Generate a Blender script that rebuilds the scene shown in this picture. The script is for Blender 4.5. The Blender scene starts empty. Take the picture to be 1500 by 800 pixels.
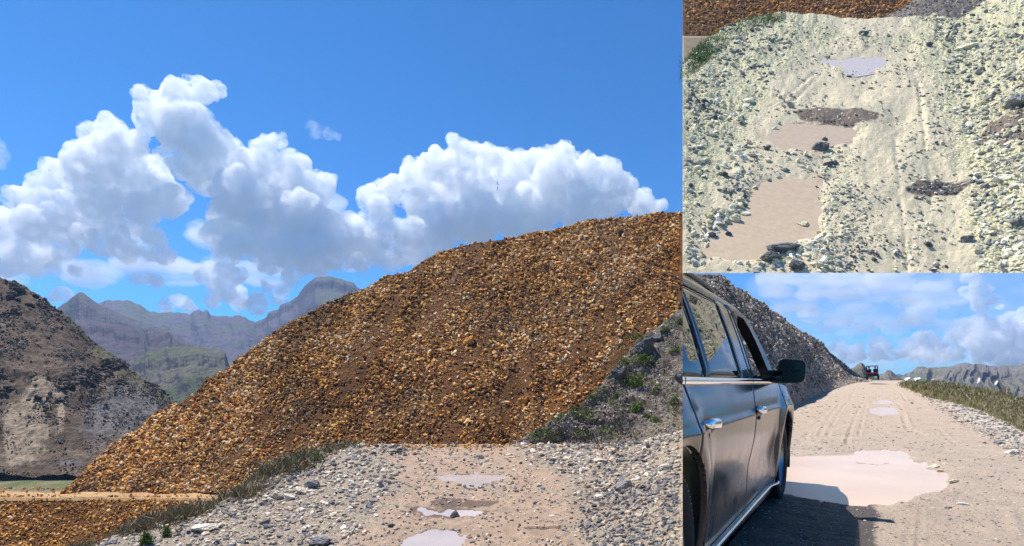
import bpy, bmesh, math, random
import numpy as np
from math import radians, sin, cos, pi
from mathutils import Vector, Matrix

# ------------------------------------------------------------------ camera, sky, sun, exposure
SC = bpy.context.scene
COL = SC.collection
F = 800.0            # focal length in units of the 1500 px wide frame
CX, HY = 750.0, 560.0  # principal column, row of the horizon
CH = 1.15            # eye height above the upper track
cam = bpy.data.cameras.new('camera')
cam.sensor_width = 36.0
cam.lens = 36.0 * F / 1500.0
cam.shift_y = (HY - 400.0) / 1500.0
cam.clip_start = 0.05
cam.clip_end = 90000
co = bpy.data.objects.new('camera', cam)
COL.objects.link(co)
co.location = (0, 0, CH)
co.rotation_euler = (pi / 2, 0, 0)
SC.camera = co

SUN_DIR = Vector((-0.48, 0.30, 1.15)).normalized()   # towards the sun
world = bpy.data.worlds.new('World')
SC.world = world
world.use_nodes = True
wn = world.node_tree
wn.nodes.clear()
wo = wn.nodes.new('ShaderNodeOutputWorld')
wb = wn.nodes.new('ShaderNodeBackground')
ws = wn.nodes.new('ShaderNodeTexSky')
ws.sky_type = 'NISHITA'
ws.sun_disc = False
ws.sun_elevation = math.asin(SUN_DIR.z)
ws.sun_rotation = math.atan2(SUN_DIR.x, SUN_DIR.y)
ws.altitude = 2600
ws.air_density = 1.0
ws.dust_density = 0.7
ws.ozone_density = 2.5
wb.inputs[1].default_value = 0.088
wt = wn.nodes.new('ShaderNodeMix'); wt.data_type = 'RGBA'; wt.blend_type = 'MULTIPLY'
wt.inputs[0].default_value = 1.0; wt.inputs[7].default_value = (0.15, 0.78, 1.25, 1)   # thin dry air at 3,600 m: deeper blue
wn.links.new(ws.outputs[0], wt.inputs[6])
wn.links.new(wt.outputs[2], wb.inputs[0])
wn.links.new(wb.outputs[0], wo.inputs[0])

sl = bpy.data.lights.new('sun', 'SUN')
sl.energy = 4.6
sl.angle = radians(0.5)
sl.color = (1.0, 0.955, 0.89)
so = bpy.data.objects.new('sun', sl)
COL.objects.link(so)
so.rotation_euler = SUN_DIR.to_track_quat('Z', 'Y').to_euler()
so.location = (-40, -10, 60)

SC.view_settings.view_transform = 'Standard'
SC.view_settings.look = 'None'
SC.view_settings.gamma = 1
SC.view_settings.use_curve_mapping = False
SC.view_settings.exposure = 0.68
SC.cycles.max_bounces = 22
SC.cycles.volume_bounces = 20
SC.cycles.volume_step_rate = 0.45
SC.cycles.volume_max_steps = 512
SC.cycles.diffuse_bounces = 3
SC.cycles.glossy_bounces = 3
SC.cycles.transparent_max_bounces = 12

# ------------------------------------------------------------------ helpers
def tag(o, label=None, cat=None, group=None, kind=None):
    if label: o['label'] = label
    if cat: o['category'] = cat
    if group: o['group'] = group
    if kind: o['kind'] = kind
    return o

def P(px, py, z):
    """a point at forward distance z seen in column px, row py of the photograph"""
    return np.stack([(np.asarray(px, float) - CX) / F * z + 0 * np.asarray(py, float),
                     np.asarray(z, float) + 0 * np.asarray(px, float) + 0 * np.asarray(py, float),
                     CH + (HY - np.asarray(py, float)) / F * z + 0 * np.asarray(px, float)], -1)

def mesh_np(name, V, Fc, mat=None, parent=None, smooth=False, attrs=None):
    V = np.asarray(V, np.float32).reshape(-1, 3)
    me = bpy.data.meshes.new(name)
    Fc = np.asarray(Fc, np.int32)
    n, k = Fc.shape
    me.vertices.add(len(V)); me.vertices.foreach_set('co', V.ravel())
    me.loops.add(n * k); me.loops.foreach_set('vertex_index', Fc.ravel())
    me.polygons.add(n)
    me.polygons.foreach_set('loop_start', np.arange(0, n * k, k, dtype=np.int32))
    me.polygons.foreach_set('use_smooth', np.full(n, smooth, dtype=bool))
    me.update(calc_edges=True)
    me.validate()
    for a, val in (attrs or {}).items():
        at = me.attributes.new(a, 'FLOAT', 'POINT')
        at.data.foreach_set('value', np.asarray(val, np.float32).ravel())
    o = bpy.data.objects.new(name, me)
    COL.objects.link(o)
    if mat: me.materials.append(mat)
    if parent: o.parent = parent
    return o

def _h(ix, iy, iz, seed):
    ix = ix.astype(np.int64).astype(np.uint64); iy = iy.astype(np.int64).astype(np.uint64); iz = iz.astype(np.int64).astype(np.uint64)
    h = ix * np.uint64(374761393) + iy * np.uint64(668265263) + iz * np.uint64(2147483647) + np.uint64(seed * 1274126177 + 12345)
    h = (h ^ (h >> np.uint64(13))) * np.uint64(1274126177)
    h = h ^ (h >> np.uint64(16))
    h = h * np.uint64(2246822519)
    h = h ^ (h >> np.uint64(15))
    return (h & np.uint64(0xFFFFFF)).astype(np.float64) / float(0xFFFFFF)

def vnoise(p, seed=0):
    """value noise, -1..1, p (...,3)"""
    f = np.floor(p); t = p - f
    t = t * t * t * (t * (t * 6 - 15) + 10)
    x, y, z = f[..., 0], f[..., 1], f[..., 2]
    r = 0
    for dx in (0, 1):
        wx = t[..., 0] if dx else 1 - t[..., 0]
        for dy in (0, 1):
            wy = t[..., 1] if dy else 1 - t[..., 1]
            for dz in (0, 1):
                wz = t[..., 2] if dz else 1 - t[..., 2]
                r = r + wx * wy * wz * _h(x + dx, y + dy, z + dz, seed)
    return r * 2 - 1

def fbm(p, oct=5, seed=0, gain=0.5, ridged=False, billow=False):
    a, s, q = 1.0, 0.0, np.array(p, float)
    tot = 0
    for i in range(oct):
        n = vnoise(q, seed + i * 7)
        if ridged: n = 1 - 2 * np.abs(n)
        if billow: n = 2 * np.abs(n) - 1
        s = s + a * n; tot += a
        a *= gain; q = q * 2.03 + 17.3
    return s / tot

def interp(px, pts):
    pts = sorted(pts)
    return np.interp(px, [a for a, b in pts], [b for a, b in pts])

def grid_faces(nr, nc):
    i = np.arange(nr * nc).reshape(nr, nc)
    return np.stack([i[:-1, :-1], i[:-1, 1:], i[1:, 1:], i[1:, :-1]], -1).reshape(-1, 4)
# ------------------------------------------------------------------ procedural materials
def srgb(r, g, b):
    f = lambda c: (c / 255) / 12.92 if c / 255 <= 0.04045 else ((c / 255 + 0.055) / 1.055) ** 2.4
    return (f(r), f(g), f(b), 1)

class NT:
    def __init__(s, name):
        s.m = bpy.data.materials.new(name); s.m.use_nodes = True
        s.t = s.m.node_tree; s.b = s.t.nodes['Principled BSDF']
        s.pos = s.t.nodes.new('ShaderNodeNewGeometry')
    def n(s, k, **kw):
        nd = s.t.nodes.new(k)
        for a, v in kw.items(): setattr(nd, a, v)
        return nd
    def l(s, a, b): s.t.links.new(a, b)
    def noise(s, scale, det=6, rough=0.6, vec=None):
        nd = s.n('ShaderNodeTexNoise'); nd.inputs['Scale'].default_value = scale
        nd.inputs['Detail'].default_value = det; nd.inputs['Roughness'].default_value = rough
        s.l(vec or s.pos.outputs['Position'], nd.inputs['Vector']); return nd.outputs[0]
    def ramp(s, fac, stops, interp='LINEAR'):
        nd = s.n('ShaderNodeValToRGB'); cr = nd.color_ramp; cr.interpolation = interp
        while len(cr.elements) < len(stops): cr.elements.new(0.5)
        for e, (p, c) in zip(cr.elements, stops):
            e.position = p; e.color = c if len(c) == 4 else (*c, 1)
        s.l(fac, nd.inputs[0]); return nd.outputs[0]
    def mr(s, v, a, b, c=0.0, d=1.0):
        nd = s.n('ShaderNodeMapRange'); nd.inputs[1].default_value = a; nd.inputs[2].default_value = b
        nd.inputs[3].default_value = c; nd.inputs[4].default_value = d
        s.l(v, nd.inputs[0]); return nd.outputs[0]
    def mix(s, f, a, b, mode='MIX'):
        nd = s.n('ShaderNodeMix', data_type='RGBA', blend_type=mode)
        if isinstance(f, float): nd.inputs[0].default_value = f
        else: s.l(f, nd.inputs[0])
        for k, v in ((6, a), (7, b)):
            if isinstance(v, tuple): nd.inputs[k].default_value = v if len(v) == 4 else (*v, 1)
            else: s.l(v, nd.inputs[k])
        return nd.outputs[2]
    def math(s, op, a, b=0.0):
        nd = s.n('ShaderNodeMath', operation=op)
        for k, v in ((0, a), (1, b)):
            if isinstance(v, (int, float)): nd.inputs[k].default_value = v
            else: s.l(v, nd.inputs[k])
        return nd.outputs[0]
    def attr(s, name):
        nd = s.n('ShaderNodeAttribute'); nd.attribute_name = name; return nd.outputs['Fac']
    def bump(s, h, strength, dist):
        nd = s.n('ShaderNodeBump'); nd.inputs['Strength'].default_value = strength
        nd.inputs['Distance'].default_value = dist
        s.l(h, nd.inputs['Height']); s.l(nd.outputs[0], s.b.inputs['Normal'])
    def col(s, c, rough=0.9):
        if isinstance(c, tuple): s.b.inputs['Base Color'].default_value = c if len(c) == 4 else (*c, 1)
        else: s.l(c, s.b.inputs['Base Color'])
        s.b.inputs['Roughness'].default_value = rough
        s.b.inputs['Specular IOR Level'].default_value = 0.25
        return s.m

def rock_mat(name, stops, scale, rough=0.85):
    """per-stone tone from the attribute rnd, mottled by noise"""
    k = NT(name)
    n = k.noise(scale, 5, 0.65)
    v = k.math('ADD', k.attr('rnd'), k.mr(n, 0.3, 0.7, -0.14, 0.14))
    c = k.ramp(v, stops)
    k.bump(k.noise(scale * 2, 4), 0.5, 0.3 / scale)
    return k.col(c, rough)

def ground_mat(name, stops, dirt, wet_and_shade, scale, bump=0.6, dirt2=None, rough=0.95):
    """rubble tone (stops) blended to dirt by attribute dirt and to a wet tone by attribute wet"""
    k = NT(name)
    n1 = k.noise(scale, 8, 0.72)
    vo = k.n('ShaderNodeTexVoronoi'); vo.inputs['Scale'].default_value = scale * 3.2
    k.l(k.pos.outputs['Position'], vo.inputs['Vector'])
    sep = k.n('ShaderNodeSeparateColor'); k.l(vo.outputs['Color'], sep.inputs[0])
    t = k.math('ADD', k.math('MULTIPLY', sep.outputs[0], 0.55), k.math('MULTIPLY', n1, 0.45))
    c = k.ramp(t, stops)
    n2 = k.noise(scale * 0.35, 7, 0.65)
    d = k.mix(k.mr(n2, 0.3, 0.7), dirt, dirt2 or tuple(x * 0.78 for x in dirt[:3]))
    n3 = k.noise(scale * 5, 5, 0.7)
    d = k.mix(k.mr(n3, 0.58, 0.7, 0, 0.6), d, tuple(x * 0.45 for x in dirt[:3]))
    f = k.math('ADD', k.attr('dirt'), k.mr(n1, 0.25, 0.75, -0.45, 0.45))
    c = k.mix(k.mr(f, 0.35, 0.65), c, d)
    w = k.math('ADD', k.attr('wet_and_shade'), k.mr(n2, 0.25, 0.75, -0.3, 0.3))
    wf = k.mr(w, 0.4, 0.7)
    c = k.mix(wf, c, wet_and_shade)
    k.bump(k.math('ADD', n1, k.math('MULTIPLY', n3, 0.5)), bump, 0.35 / scale)
    k.col(c, rough)
    k.l(k.mr(wf, 0, 1, rough, 0.55), k.b.inputs['Roughness'])
    return k.m

def mountain_mat(name, a, b, grass, cliff, scale, g0=0.45, cs=(0.75, 0.55)):
    k = NT(name)
    n1 = k.noise(scale, 7, 0.65); n2 = k.noise(scale * 0.3, 5, 0.6); n3 = k.noise(scale * 6, 6, 0.7)
    c = k.mix(k.mr(n1, 0.35, 0.65), a, b)
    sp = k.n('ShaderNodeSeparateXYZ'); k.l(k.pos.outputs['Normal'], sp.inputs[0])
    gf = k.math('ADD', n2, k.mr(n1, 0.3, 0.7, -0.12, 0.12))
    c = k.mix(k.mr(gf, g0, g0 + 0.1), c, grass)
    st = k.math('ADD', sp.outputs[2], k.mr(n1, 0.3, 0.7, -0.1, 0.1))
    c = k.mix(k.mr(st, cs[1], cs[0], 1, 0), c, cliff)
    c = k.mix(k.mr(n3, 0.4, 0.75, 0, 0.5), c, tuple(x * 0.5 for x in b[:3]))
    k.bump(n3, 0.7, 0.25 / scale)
    return k.col(c, 0.95)

# ------------------------------------------------------------------ stones, grass, foliage
_icos = {}
def ico(sub):
    if sub not in _icos:
        bm = bmesh.new(); bmesh.ops.create_icosphere(bm, subdivisions=sub, radius=1)
        bm.verts.ensure_lookup_table()
        _icos[sub] = (np.array([v.co[:] for v in bm.verts]), np.array([[v.index for v in f.verts] for f in bm.faces]))
        bm.free()
    return _icos[sub]

def stone_shapes(K, sub, seed, planes=9):
    rng = np.random.default_rng(seed)
    D, Fc = ico(sub)
    D = D / np.linalg.norm(D, axis=1, keepdims=True)
    out = []
    for i in range(K):
        n = rng.normal(size=(planes, 3)); n /= np.linalg.norm(n, axis=1, keepdims=True)
        h = rng.uniform(0.55, 0.95, planes)
        dt = D @ n.T
        r = np.where(dt > 0.05, h / np.maximum(dt, 0.05), 9).min(1)
        r = np.minimum(r, 1.3)
        out.append(D * r[:, None] + rng.normal(size=D.shape) * 0.04)
    return np.array(out), Fc

def frames(nrm, rng, tilt=0.35):
    n = nrm + rng.normal(size=nrm.shape) * tilt
    n /= np.linalg.norm(n, axis=1, keepdims=True)
    a = rng.normal(size=nrm.shape)
    x = np.cross(a, n); x /= np.linalg.norm(x, axis=1, keepdims=True)
    y = np.cross(n, x)
    return x, y, n

def stones(name, pts, size, nrm, mat, seed, sub=1, flat=0.55, tilt=0.35, sink=0.2, rnd=None):
    rng = np.random.default_rng(seed)
    S, Fc = stone_shapes(24, sub, seed, 6)
    N = len(pts)
    idx = rng.integers(0, len(S), N)
    x, y, n = frames(nrm, rng, tilt)
    sc = np.stack([size * rng.uniform(0.8, 1.25, N), size * rng.uniform(0.38, 0.85, N), size * flat * rng.uniform(0.6, 1.3, N)], -1)
    L = S[idx] * sc[:, None, :]
    V = L[..., 0:1] * x[:, None] + L[..., 1:2] * y[:, None] + L[..., 2:3] * n[:, None]
    V = V + pts[:, None] + (nrm * (sc[:, 2:3] * (0.6 - sink)))[:, None]
    nv = S.shape[1]
    FF = (Fc[None] + (np.arange(N) * nv)[:, None, None]).reshape(-1, 3)
    if rnd is None: rnd = rng.uniform(0, 1, N)
    o = mesh_np(name, V.reshape(-1, 3), FF, mat, attrs={'rnd': np.repeat(rnd, nv)})
    return o

def blades(name, pts, h, mat, seed, per=14, spread=0.6, width=0.06, parent=None, lean=0.5, up=(0, 0, 1)):
    rng = np.random.default_rng(seed)
    N = len(pts) * per
    b = np.repeat(pts, per, 0) + rng.normal(size=(N, 3)) * np.repeat(h, per)[:, None] * spread * np.array([1, 1, 0.05])
    hh = np.repeat(h, per) * rng.uniform(0.5, 1.2, N)
    d = np.array(up, float) + rng.normal(size=(N, 3)) * lean * np.array([1, 1, 0.25]); d /= np.linalg.norm(d, axis=1, keepdims=True)
    s = rng.normal(size=(N, 3)); s = np.cross(s, d); s /= np.linalg.norm(s, axis=1, keepdims=True)
    w = hh * width
    b = b - d * (hh * 0.08)[:, None]
    mid = b + d * (hh * 0.55)[:, None]
    tip = b + (d + rng.normal(size=(N, 3)) * 0.18) * hh[:, None]
    V = np.stack([b - s * w[:, None], b + s * w[:, None], mid + s * (w * 0.8)[:, None], tip, mid - s * (w * 0.8)[:, None]], 1)
    i = np.arange(N)[:, None] * 5
    Fc = np.concatenate([i + np.array([0, 1, 2]), i + np.array([0, 2, 4]), i + np.array([4, 2, 3])])
    r = np.repeat(np.clip(np.repeat(rng.uniform(0, 1, len(pts)), per) * 0.5 + rng.uniform(0, 0.5, N), 0, 1), 5)
    return mesh_np(name, V.reshape(-1, 3), Fc, mat, parent, attrs={'rnd': r})

def leaf_mat(name, stops):
    k = NT(name)
    k.b.inputs['Subsurface Weight'].default_value = 0.0
    return k.col(k.ramp(k.attr('rnd'), stops), 0.75)

# ------------------------------------------------------------------ terrain sheets
class Sheet:
    """grid of world points V[nr,nc,3] with the frame coordinates each came from"""
    def __init__(s, V, PX, PY):
        s.V = V; s.PX = PX; s.PY = PY
    def normals(s):
        V = s.V
        du = np.gradient(V, axis=1); dv = np.gradient(V, axis=0)
        n = np.cross(du, dv); n /= np.maximum(np.linalg.norm(n, axis=-1, keepdims=True), 1e-9)
        flip = ((V - np.array([0, 0, CH])) * n).sum(-1) > 0
        n[flip] *= -1
        return n
    def displace(s, d, dirn=None):
        n = s.normals() if dirn is None else np.array(dirn, float)
        s.V = s.V + n * d[..., None]
    def at(s, i, j):
        i0 = np.clip(np.floor(i).astype(int), 0, s.V.shape[0] - 2); j0 = np.clip(np.floor(j).astype(int), 0, s.V.shape[1] - 2)
        a = (i - i0)[:, None]; b = (j - j0)[:, None]
        q = lambda A: (A[i0, j0] * (1 - a) * (1 - b) + A[i0 + 1, j0] * a * (1 - b) + A[i0, j0 + 1] * (1 - a) * b + A[i0 + 1, j0 + 1] * a * b)
        n = q(s.normals_c); n = n / np.linalg.norm(n, axis=1, keepdims=True)
        return q(s.V), n
    def build(s, name, mat, attrs=None, skirt=None, back=0, smooth=True):
        V = s.V; nr, nc = V.shape[:2]
        s.normals_c = s.normals()
        Vs = V.reshape(-1, 3); Fc = grid_faces(nr, nc)
        ring = np.concatenate([np.arange(nc), np.arange(1, nr) * nc + nc - 1, (nr - 1) * nc + np.arange(nc - 2, -1, -1), np.arange(nr - 2, 0, -1) * nc])
        R = Vs[ring]
        extra = []
        if skirt is not None:
            if skirt == 'ray':
                R2 = np.array([0, 0, CH]) + (R - np.array([0, 0, CH])) * 1.05
            else:
                R2 = R - np.array([0, 0, skirt])
            extra = R2
        at = {k: v.ravel() for k, v in (attrs or {}).items()}
        if len(extra):
            n0 = len(Vs); m = len(ring)
            Vs = np.concatenate([Vs, extra, extra.mean(0)[None]])
            a = np.arange(m); b = (a + 1) % m
            side = np.stack([ring[b], ring[a], n0 + a, n0 + b], -1)
            fan = np.stack([n0 + b, n0 + a, np.full(m, n0 + m), np.full(m, n0 + m)], -1)
            Fc = np.concatenate([Fc, side])
            for k in at: at[k] = np.concatenate([at[k], at[k][ring], [0]])
            fl = fan[:, :3]
        o = mesh_np(name, Vs, Fc, mat, smooth=smooth, attrs=at)
        return o

def ridge(name, mat, px0, px1, crest, base, zc, zb, nr=90, nc=260, disp=None, backf=1.6, rough=None, vpow=1.0, kind='structure', prof=None, soften=True):
    """a hill or mountain: front face from base to crest, then a back face falling away behind it"""
    px = np.linspace(px0, px1, nc)
    yc = interp(px, crest); yb = interp(px, base)
    zc = zc(px) if callable(zc) else np.full(nc, float(zc)); zb = zb(px) if callable(zb) else np.full(nc, float(zb))
    yb = np.maximum(yb, yc + 0.01)
    A = P(px, yb, zb); B = P(px, yc, zc)
    v = np.linspace(0, 1, nr)[:, None] ** vpow
    vv = v if prof is None else prof(v, px[None])
    # narrow notches of the crest fade out down the face instead of running to the foot
    w_ = max(3, int(nc * 22 / max(px1 - px0, 1)) | 1); kr = np.hanning(w_ + 2)[1:-1]; kr /= kr.sum()
    hs = np.convolve(np.pad(B[:, 2], w_ // 2, mode='edge'), kr, mode='valid') if soften else B[:, 2]
    T = A[None] * (1 - v[..., None]) + B[None] * v[..., None]
    T[..., 2] = A[None, :, 2] * (1 - vv) + hs[None] * vv + (B[:, 2] - hs)[None] * np.clip(v, 0, 1) ** 7
    nb = max(12, nr // 5)
    w = np.linspace(0, 1, nb + 1)[1:, None]
    C = B.copy(); C[:, 1] = zc * backf; C[:, 0] = B[:, 0] * backf; C[:, 2] = np.minimum(A[:, 2], CH - (yb + 6 - HY) / F * zc * backf)
    K = B[None] * (1 - w[..., None]) + C[None] * w[..., None]
    K[..., 2] = B[None, :, 2] - (B[None, :, 2] - C[None, :, 2]) * w ** 0.9
    V = np.concatenate([T, K])
    sh = Sheet(V, np.broadcast_to(px, V.shape[:2]).copy(), None)
    sh.v = np.concatenate([np.broadcast_to(v, (nr, nc)), 1 + np.broadcast_to(w, (nb, nc))])
    sh.nfront = nr
    if disp is not None:
        sh.V = sh.V + disp(sh)
    o = sh.build(name, mat)
    tag(o, kind=kind)
    return sh, o

def nup(sh, amp, wl, oct=5, seed=0, **kw):
    """height noise, wavelength wl metres"""
    d = fbm(sh.V / wl, oct, seed, **kw) * amp
    return np.stack([d * 0, d * 0, d], -1)
# ================================================================== SETTING
# ---- wide valley floor out to the horizon
k = NT('valley_floor')
n = k.noise(0.004, 8, 0.6)
m_valley = k.col(k.ramp(n, [(0.3, (0.10, 0.10, 0.06)), (0.5, (0.14, 0.12, 0.09)), (0.7, (0.08, 0.10, 0.04))]), 0.95)
bm = bmesh.new()
bmesh.ops.create_circle(bm, cap_ends=True, segments=96, radius=45000, matrix=Matrix.Translation((0, 0, -155)))
me = bpy.data.meshes.new('valley_floor'); bm.to_mesh(me); bm.free(); me.materials.append(m_valley)
o = bpy.data.objects.new('valley_floor', me); COL.objects.link(o); tag(o, kind='structure')

# ---- far mountains beyond the valley (left of the picture)
PURP = (0.13, 0.095, 0.13); GREY = (0.09, 0.085, 0.09); GRN = (0.10, 0.115, 0.06); CLF = (0.035, 0.033, 0.04)
def mtn_disp(amp, wl, rib, ribw, seed):
    def f(sh):
        V = sh.V
        v = np.clip(sh.v, 0, 1)
        d = fbm(V / wl, 5, seed) * amp
        q = np.stack([sh.PX / ribw + 0.9 * fbm(V / wl, 3, seed + 9) + v * 0.6, v * 1.8, v * 0 + seed], -1)
        r = fbm(q, 4, seed + 5, 0.42, ridged=True)*0.45
        e = np.sin(np.pi * np.clip(v, 0, 1)) ** 0.6 * (sh.v <= 1) + 0.03
        d2 = fbm(np.stack([sh.PX / 5, v * 0, v * 0 + seed], -1), 4, seed + 2) * amp * 0.18
        tot = d * e + r * rib * e + d2 * (v > 0.9) + fbm(V / wl * 6, 4, seed + 1, 0.6, ridged=True) * amp * 0.35 * e
        return np.stack([tot * 0, tot * 0, tot], -1)
    return f
def cliffs(bands, s=1.0):
    """height profile with steep rock bands at the given fractions"""
    def f(v, px):
        w = v + 0 * px
        for c, hgt, wd in bands:
            cc = c + 0.05 * fbm(np.stack([px / 16, px * 0, px * 0 + c * 9], -1), 3, 7) + 0.02 * fbm(np.stack([px / 3, px * 0, px * 0], -1), 2, 8)
            w = w + hgt * (np.tanh((v - cc) / wd) - np.tanh((0 - cc) / wd) - v * (np.tanh((1 - cc) / wd) - np.tanh((0 - cc) / wd))) * 0.5
        return w
    return f
mA = mountain_mat('grey_ridge', PURP, GREY, GRN, CLF, 0.0022, 0.50, (0.80, 0.6))
mB = mountain_mat('purple_scree', (0.145, 0.098, 0.125), (0.085, 0.07, 0.08), GRN, CLF, 0.003, 0.56, (0.82, 0.6))
mG = mountain_mat('green_foothill', (0.12, 0.125, 0.065), (0.17, 0.13, 0.115), (0.085, 0.11, 0.04), CLF, 0.006, 0.48, (0.80, 0.6))
mP = mountain_mat('dark_peak', (0.085, 0.085, 0.09), (0.12, 0.105, 0.105), (0.08, 0.10, 0.05), CLF, 0.003, 0.56, (0.8, 0.6))
def mt(name, mat, crest, base, zc, zb, amp, wl, rib, ribw, seed, prof=None, px=None, nr=110, nc=300, backf=1.35):
    a = min(p[0] for p in crest) if px is None else px[0]; b = max(p[0] for p in crest) if px is None else px[1]
    return ridge(name, mat, a, b, crest, base, zc, zb, nr, nc, mtn_disp(amp, wl, rib, ribw, seed), backf, prof=prof)
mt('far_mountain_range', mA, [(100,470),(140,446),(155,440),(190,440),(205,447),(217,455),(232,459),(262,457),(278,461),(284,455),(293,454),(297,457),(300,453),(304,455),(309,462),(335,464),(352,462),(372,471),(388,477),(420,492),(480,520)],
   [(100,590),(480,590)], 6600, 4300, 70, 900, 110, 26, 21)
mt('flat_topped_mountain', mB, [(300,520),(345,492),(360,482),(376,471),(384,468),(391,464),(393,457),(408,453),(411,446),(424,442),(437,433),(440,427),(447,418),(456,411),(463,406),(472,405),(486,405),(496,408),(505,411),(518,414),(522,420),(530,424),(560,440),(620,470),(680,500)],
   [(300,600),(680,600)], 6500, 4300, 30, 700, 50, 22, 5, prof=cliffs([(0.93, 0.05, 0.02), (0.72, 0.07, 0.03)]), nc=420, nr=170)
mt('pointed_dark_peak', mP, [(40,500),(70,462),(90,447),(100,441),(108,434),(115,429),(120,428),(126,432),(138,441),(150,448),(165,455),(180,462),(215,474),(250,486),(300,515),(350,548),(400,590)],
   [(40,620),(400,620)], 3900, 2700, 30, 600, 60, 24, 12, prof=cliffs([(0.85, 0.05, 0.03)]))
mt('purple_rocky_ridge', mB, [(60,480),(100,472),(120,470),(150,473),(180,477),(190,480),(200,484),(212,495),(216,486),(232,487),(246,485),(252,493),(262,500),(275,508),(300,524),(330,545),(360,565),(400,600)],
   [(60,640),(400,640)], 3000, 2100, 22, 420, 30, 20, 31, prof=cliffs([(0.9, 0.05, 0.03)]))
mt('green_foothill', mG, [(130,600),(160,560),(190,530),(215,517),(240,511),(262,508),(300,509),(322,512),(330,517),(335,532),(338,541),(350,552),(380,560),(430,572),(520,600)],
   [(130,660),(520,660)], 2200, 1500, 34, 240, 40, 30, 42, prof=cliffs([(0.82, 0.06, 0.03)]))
# ---- mountains on the right of the picture
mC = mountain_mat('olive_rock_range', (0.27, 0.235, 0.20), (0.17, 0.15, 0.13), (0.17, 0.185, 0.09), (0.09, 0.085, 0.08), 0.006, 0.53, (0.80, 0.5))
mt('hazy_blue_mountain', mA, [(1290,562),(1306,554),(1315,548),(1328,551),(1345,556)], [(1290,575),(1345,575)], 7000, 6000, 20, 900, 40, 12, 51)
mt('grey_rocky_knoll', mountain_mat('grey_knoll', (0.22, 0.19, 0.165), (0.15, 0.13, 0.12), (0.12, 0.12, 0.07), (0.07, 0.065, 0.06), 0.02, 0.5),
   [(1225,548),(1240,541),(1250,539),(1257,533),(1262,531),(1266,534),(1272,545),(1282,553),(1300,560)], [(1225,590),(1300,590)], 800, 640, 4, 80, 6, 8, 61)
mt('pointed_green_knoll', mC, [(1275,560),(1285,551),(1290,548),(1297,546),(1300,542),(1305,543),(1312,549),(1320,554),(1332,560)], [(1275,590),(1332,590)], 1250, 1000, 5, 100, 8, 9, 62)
shR, _r = mt("snow_flecked_mountain_range", mC, [(1315,560),(1325,551),(1335,544),(1343,538),(1352,537),(1358,539),(1380,538),(1393,537),(1403,534),(1413,531),(1420,533),(1436,533),(1447,536),(1460,538),(1472,537),(1490,536),(1505,534),(1560,545),(1640,530),(1740,560)],
   [(1315,568),(1380,590),(1500,640),(1740,660)], 3000, lambda px: np.interp(px, [1315, 1420, 1500], [2600, 1900, 1500]), 28, 350, 60, 14, 71, nr=170, nc=420)

# ---- dark hill across the valley at left
k = NT('dark_scree')
n1 = k.noise(0.035, 7, 0.68); n2 = k.noise(0.012, 5, 0.6); n3 = k.noise(0.35, 6, 0.75)
c = k.ramp(n1, [(0.34, (0.085, 0.058, 0.038)), (0.5, (0.19, 0.125, 0.08)), (0.66, (0.26, 0.19, 0.13))])
c = k.mix(k.mr(k.math('ADD', k.attr('tan'), k.mr(n1, 0.3, 0.7, -0.35, 0.35)), 0.4, 0.7), c, (0.50, 0.37, 0.245))
c = k.mix(k.mr(k.math('ADD', k.attr('pale'), k.mr(n1, 0.3, 0.7, -0.35, 0.35)), 0.4, 0.75, 0, 0.85), c, (0.24, 0.22, 0.21))
c = k.mix(k.mr(k.math('ADD', k.attr('green'), k.mr(n1, 0.3, 0.7, -0.35, 0.35)), 0.4, 0.75, 0, 0.7), c, (0.15, 0.15, 0.06))
c = k.mix(k.mr(n3, 0.42, 0.66, 0.55, 0), c, (0.035, 0.03, 0.027))
k.bump(n3, 1.0, 1.6)
m_left = k.col(c, 0.95)
def hill_l(sh):
    V = sh.V; v = np.clip(sh.v, 0, 1)
    d = fbm(V / 60, 6, 3) * 5 + fbm(V / 16, 4, 8, 0.6, ridged=True) * 2.2 + fbm(V / 5, 3, 18, 0.6) * 1.0
    r = fbm(np.stack([sh.PX / 40 + v, v * 2.5, v * 0], -1), 3, 4, 0.45, ridged=True) * 2.0
    band = np.exp(-((v - 0.42 + 0.05 * np.sin(sh.PX / 25)) / 0.1) ** 2) * fbm(V / 22, 4, 6, 0.6, ridged=True) * 7
    top = np.clip((v - 0.8) * 5, 0, 1) * np.clip(1 - sh.PX / 140, 0, 1) * fbm(V / 13, 4, 2, 0.6, ridged=True) * 3
    return np.stack([d * 0, d * 0, d + r + band + top], -1)
px = np.linspace(-30, 350, 10)
sh, o = ridge('dark_scree_hill', m_left, -60, 350, [(-60,380),(0,409),(15,413),(30,421),(47,428),(58,433),(75,447),(100,464),(125,487),(150,508),(175,528),(200,548),(225,567),(252,586),(300,622),(350,660)],
   [(-60,706),(350,706)], 480, 300, 260, 480, hill_l, 1.5)
V = sh.V; py = HY - (V[..., 2] - CH) * F / V[..., 1]; pxx = sh.PX
g = lambda a, b, sa, sb: np.exp(-((pxx - a) / sa) ** 2 - ((py - b) / sb) ** 2)
w = fbm(np.stack([pxx / 9, py / 60, py * 0], -1), 4, 5) * 0.35
me = o.data
def setattr_f(o, name, val):
    at = o.data.attributes.new(name, 'FLOAT', 'POINT'); a = np.zeros(len(o.data.vertices), np.float32); a[:val.size] = val.ravel(); at.data.foreach_set('value', a)
setattr_f(o, 'tan', np.clip((g(48, 625, 30, 55) + g(20, 640, 14, 36) + g(60, 570, 14, 18) + g(90, 600, 8, 40) * 0.6) * (1.25 + 1.6 * w), 0, 1))
setattr_f(o, 'pale', np.clip(g(170, 600, 55, 40) + g(215, 580, 30, 25) + g(130, 640, 30, 22) * 0.5 + g(102, 678, 20, 4.5) * 1.3, 0, 1))
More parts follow.
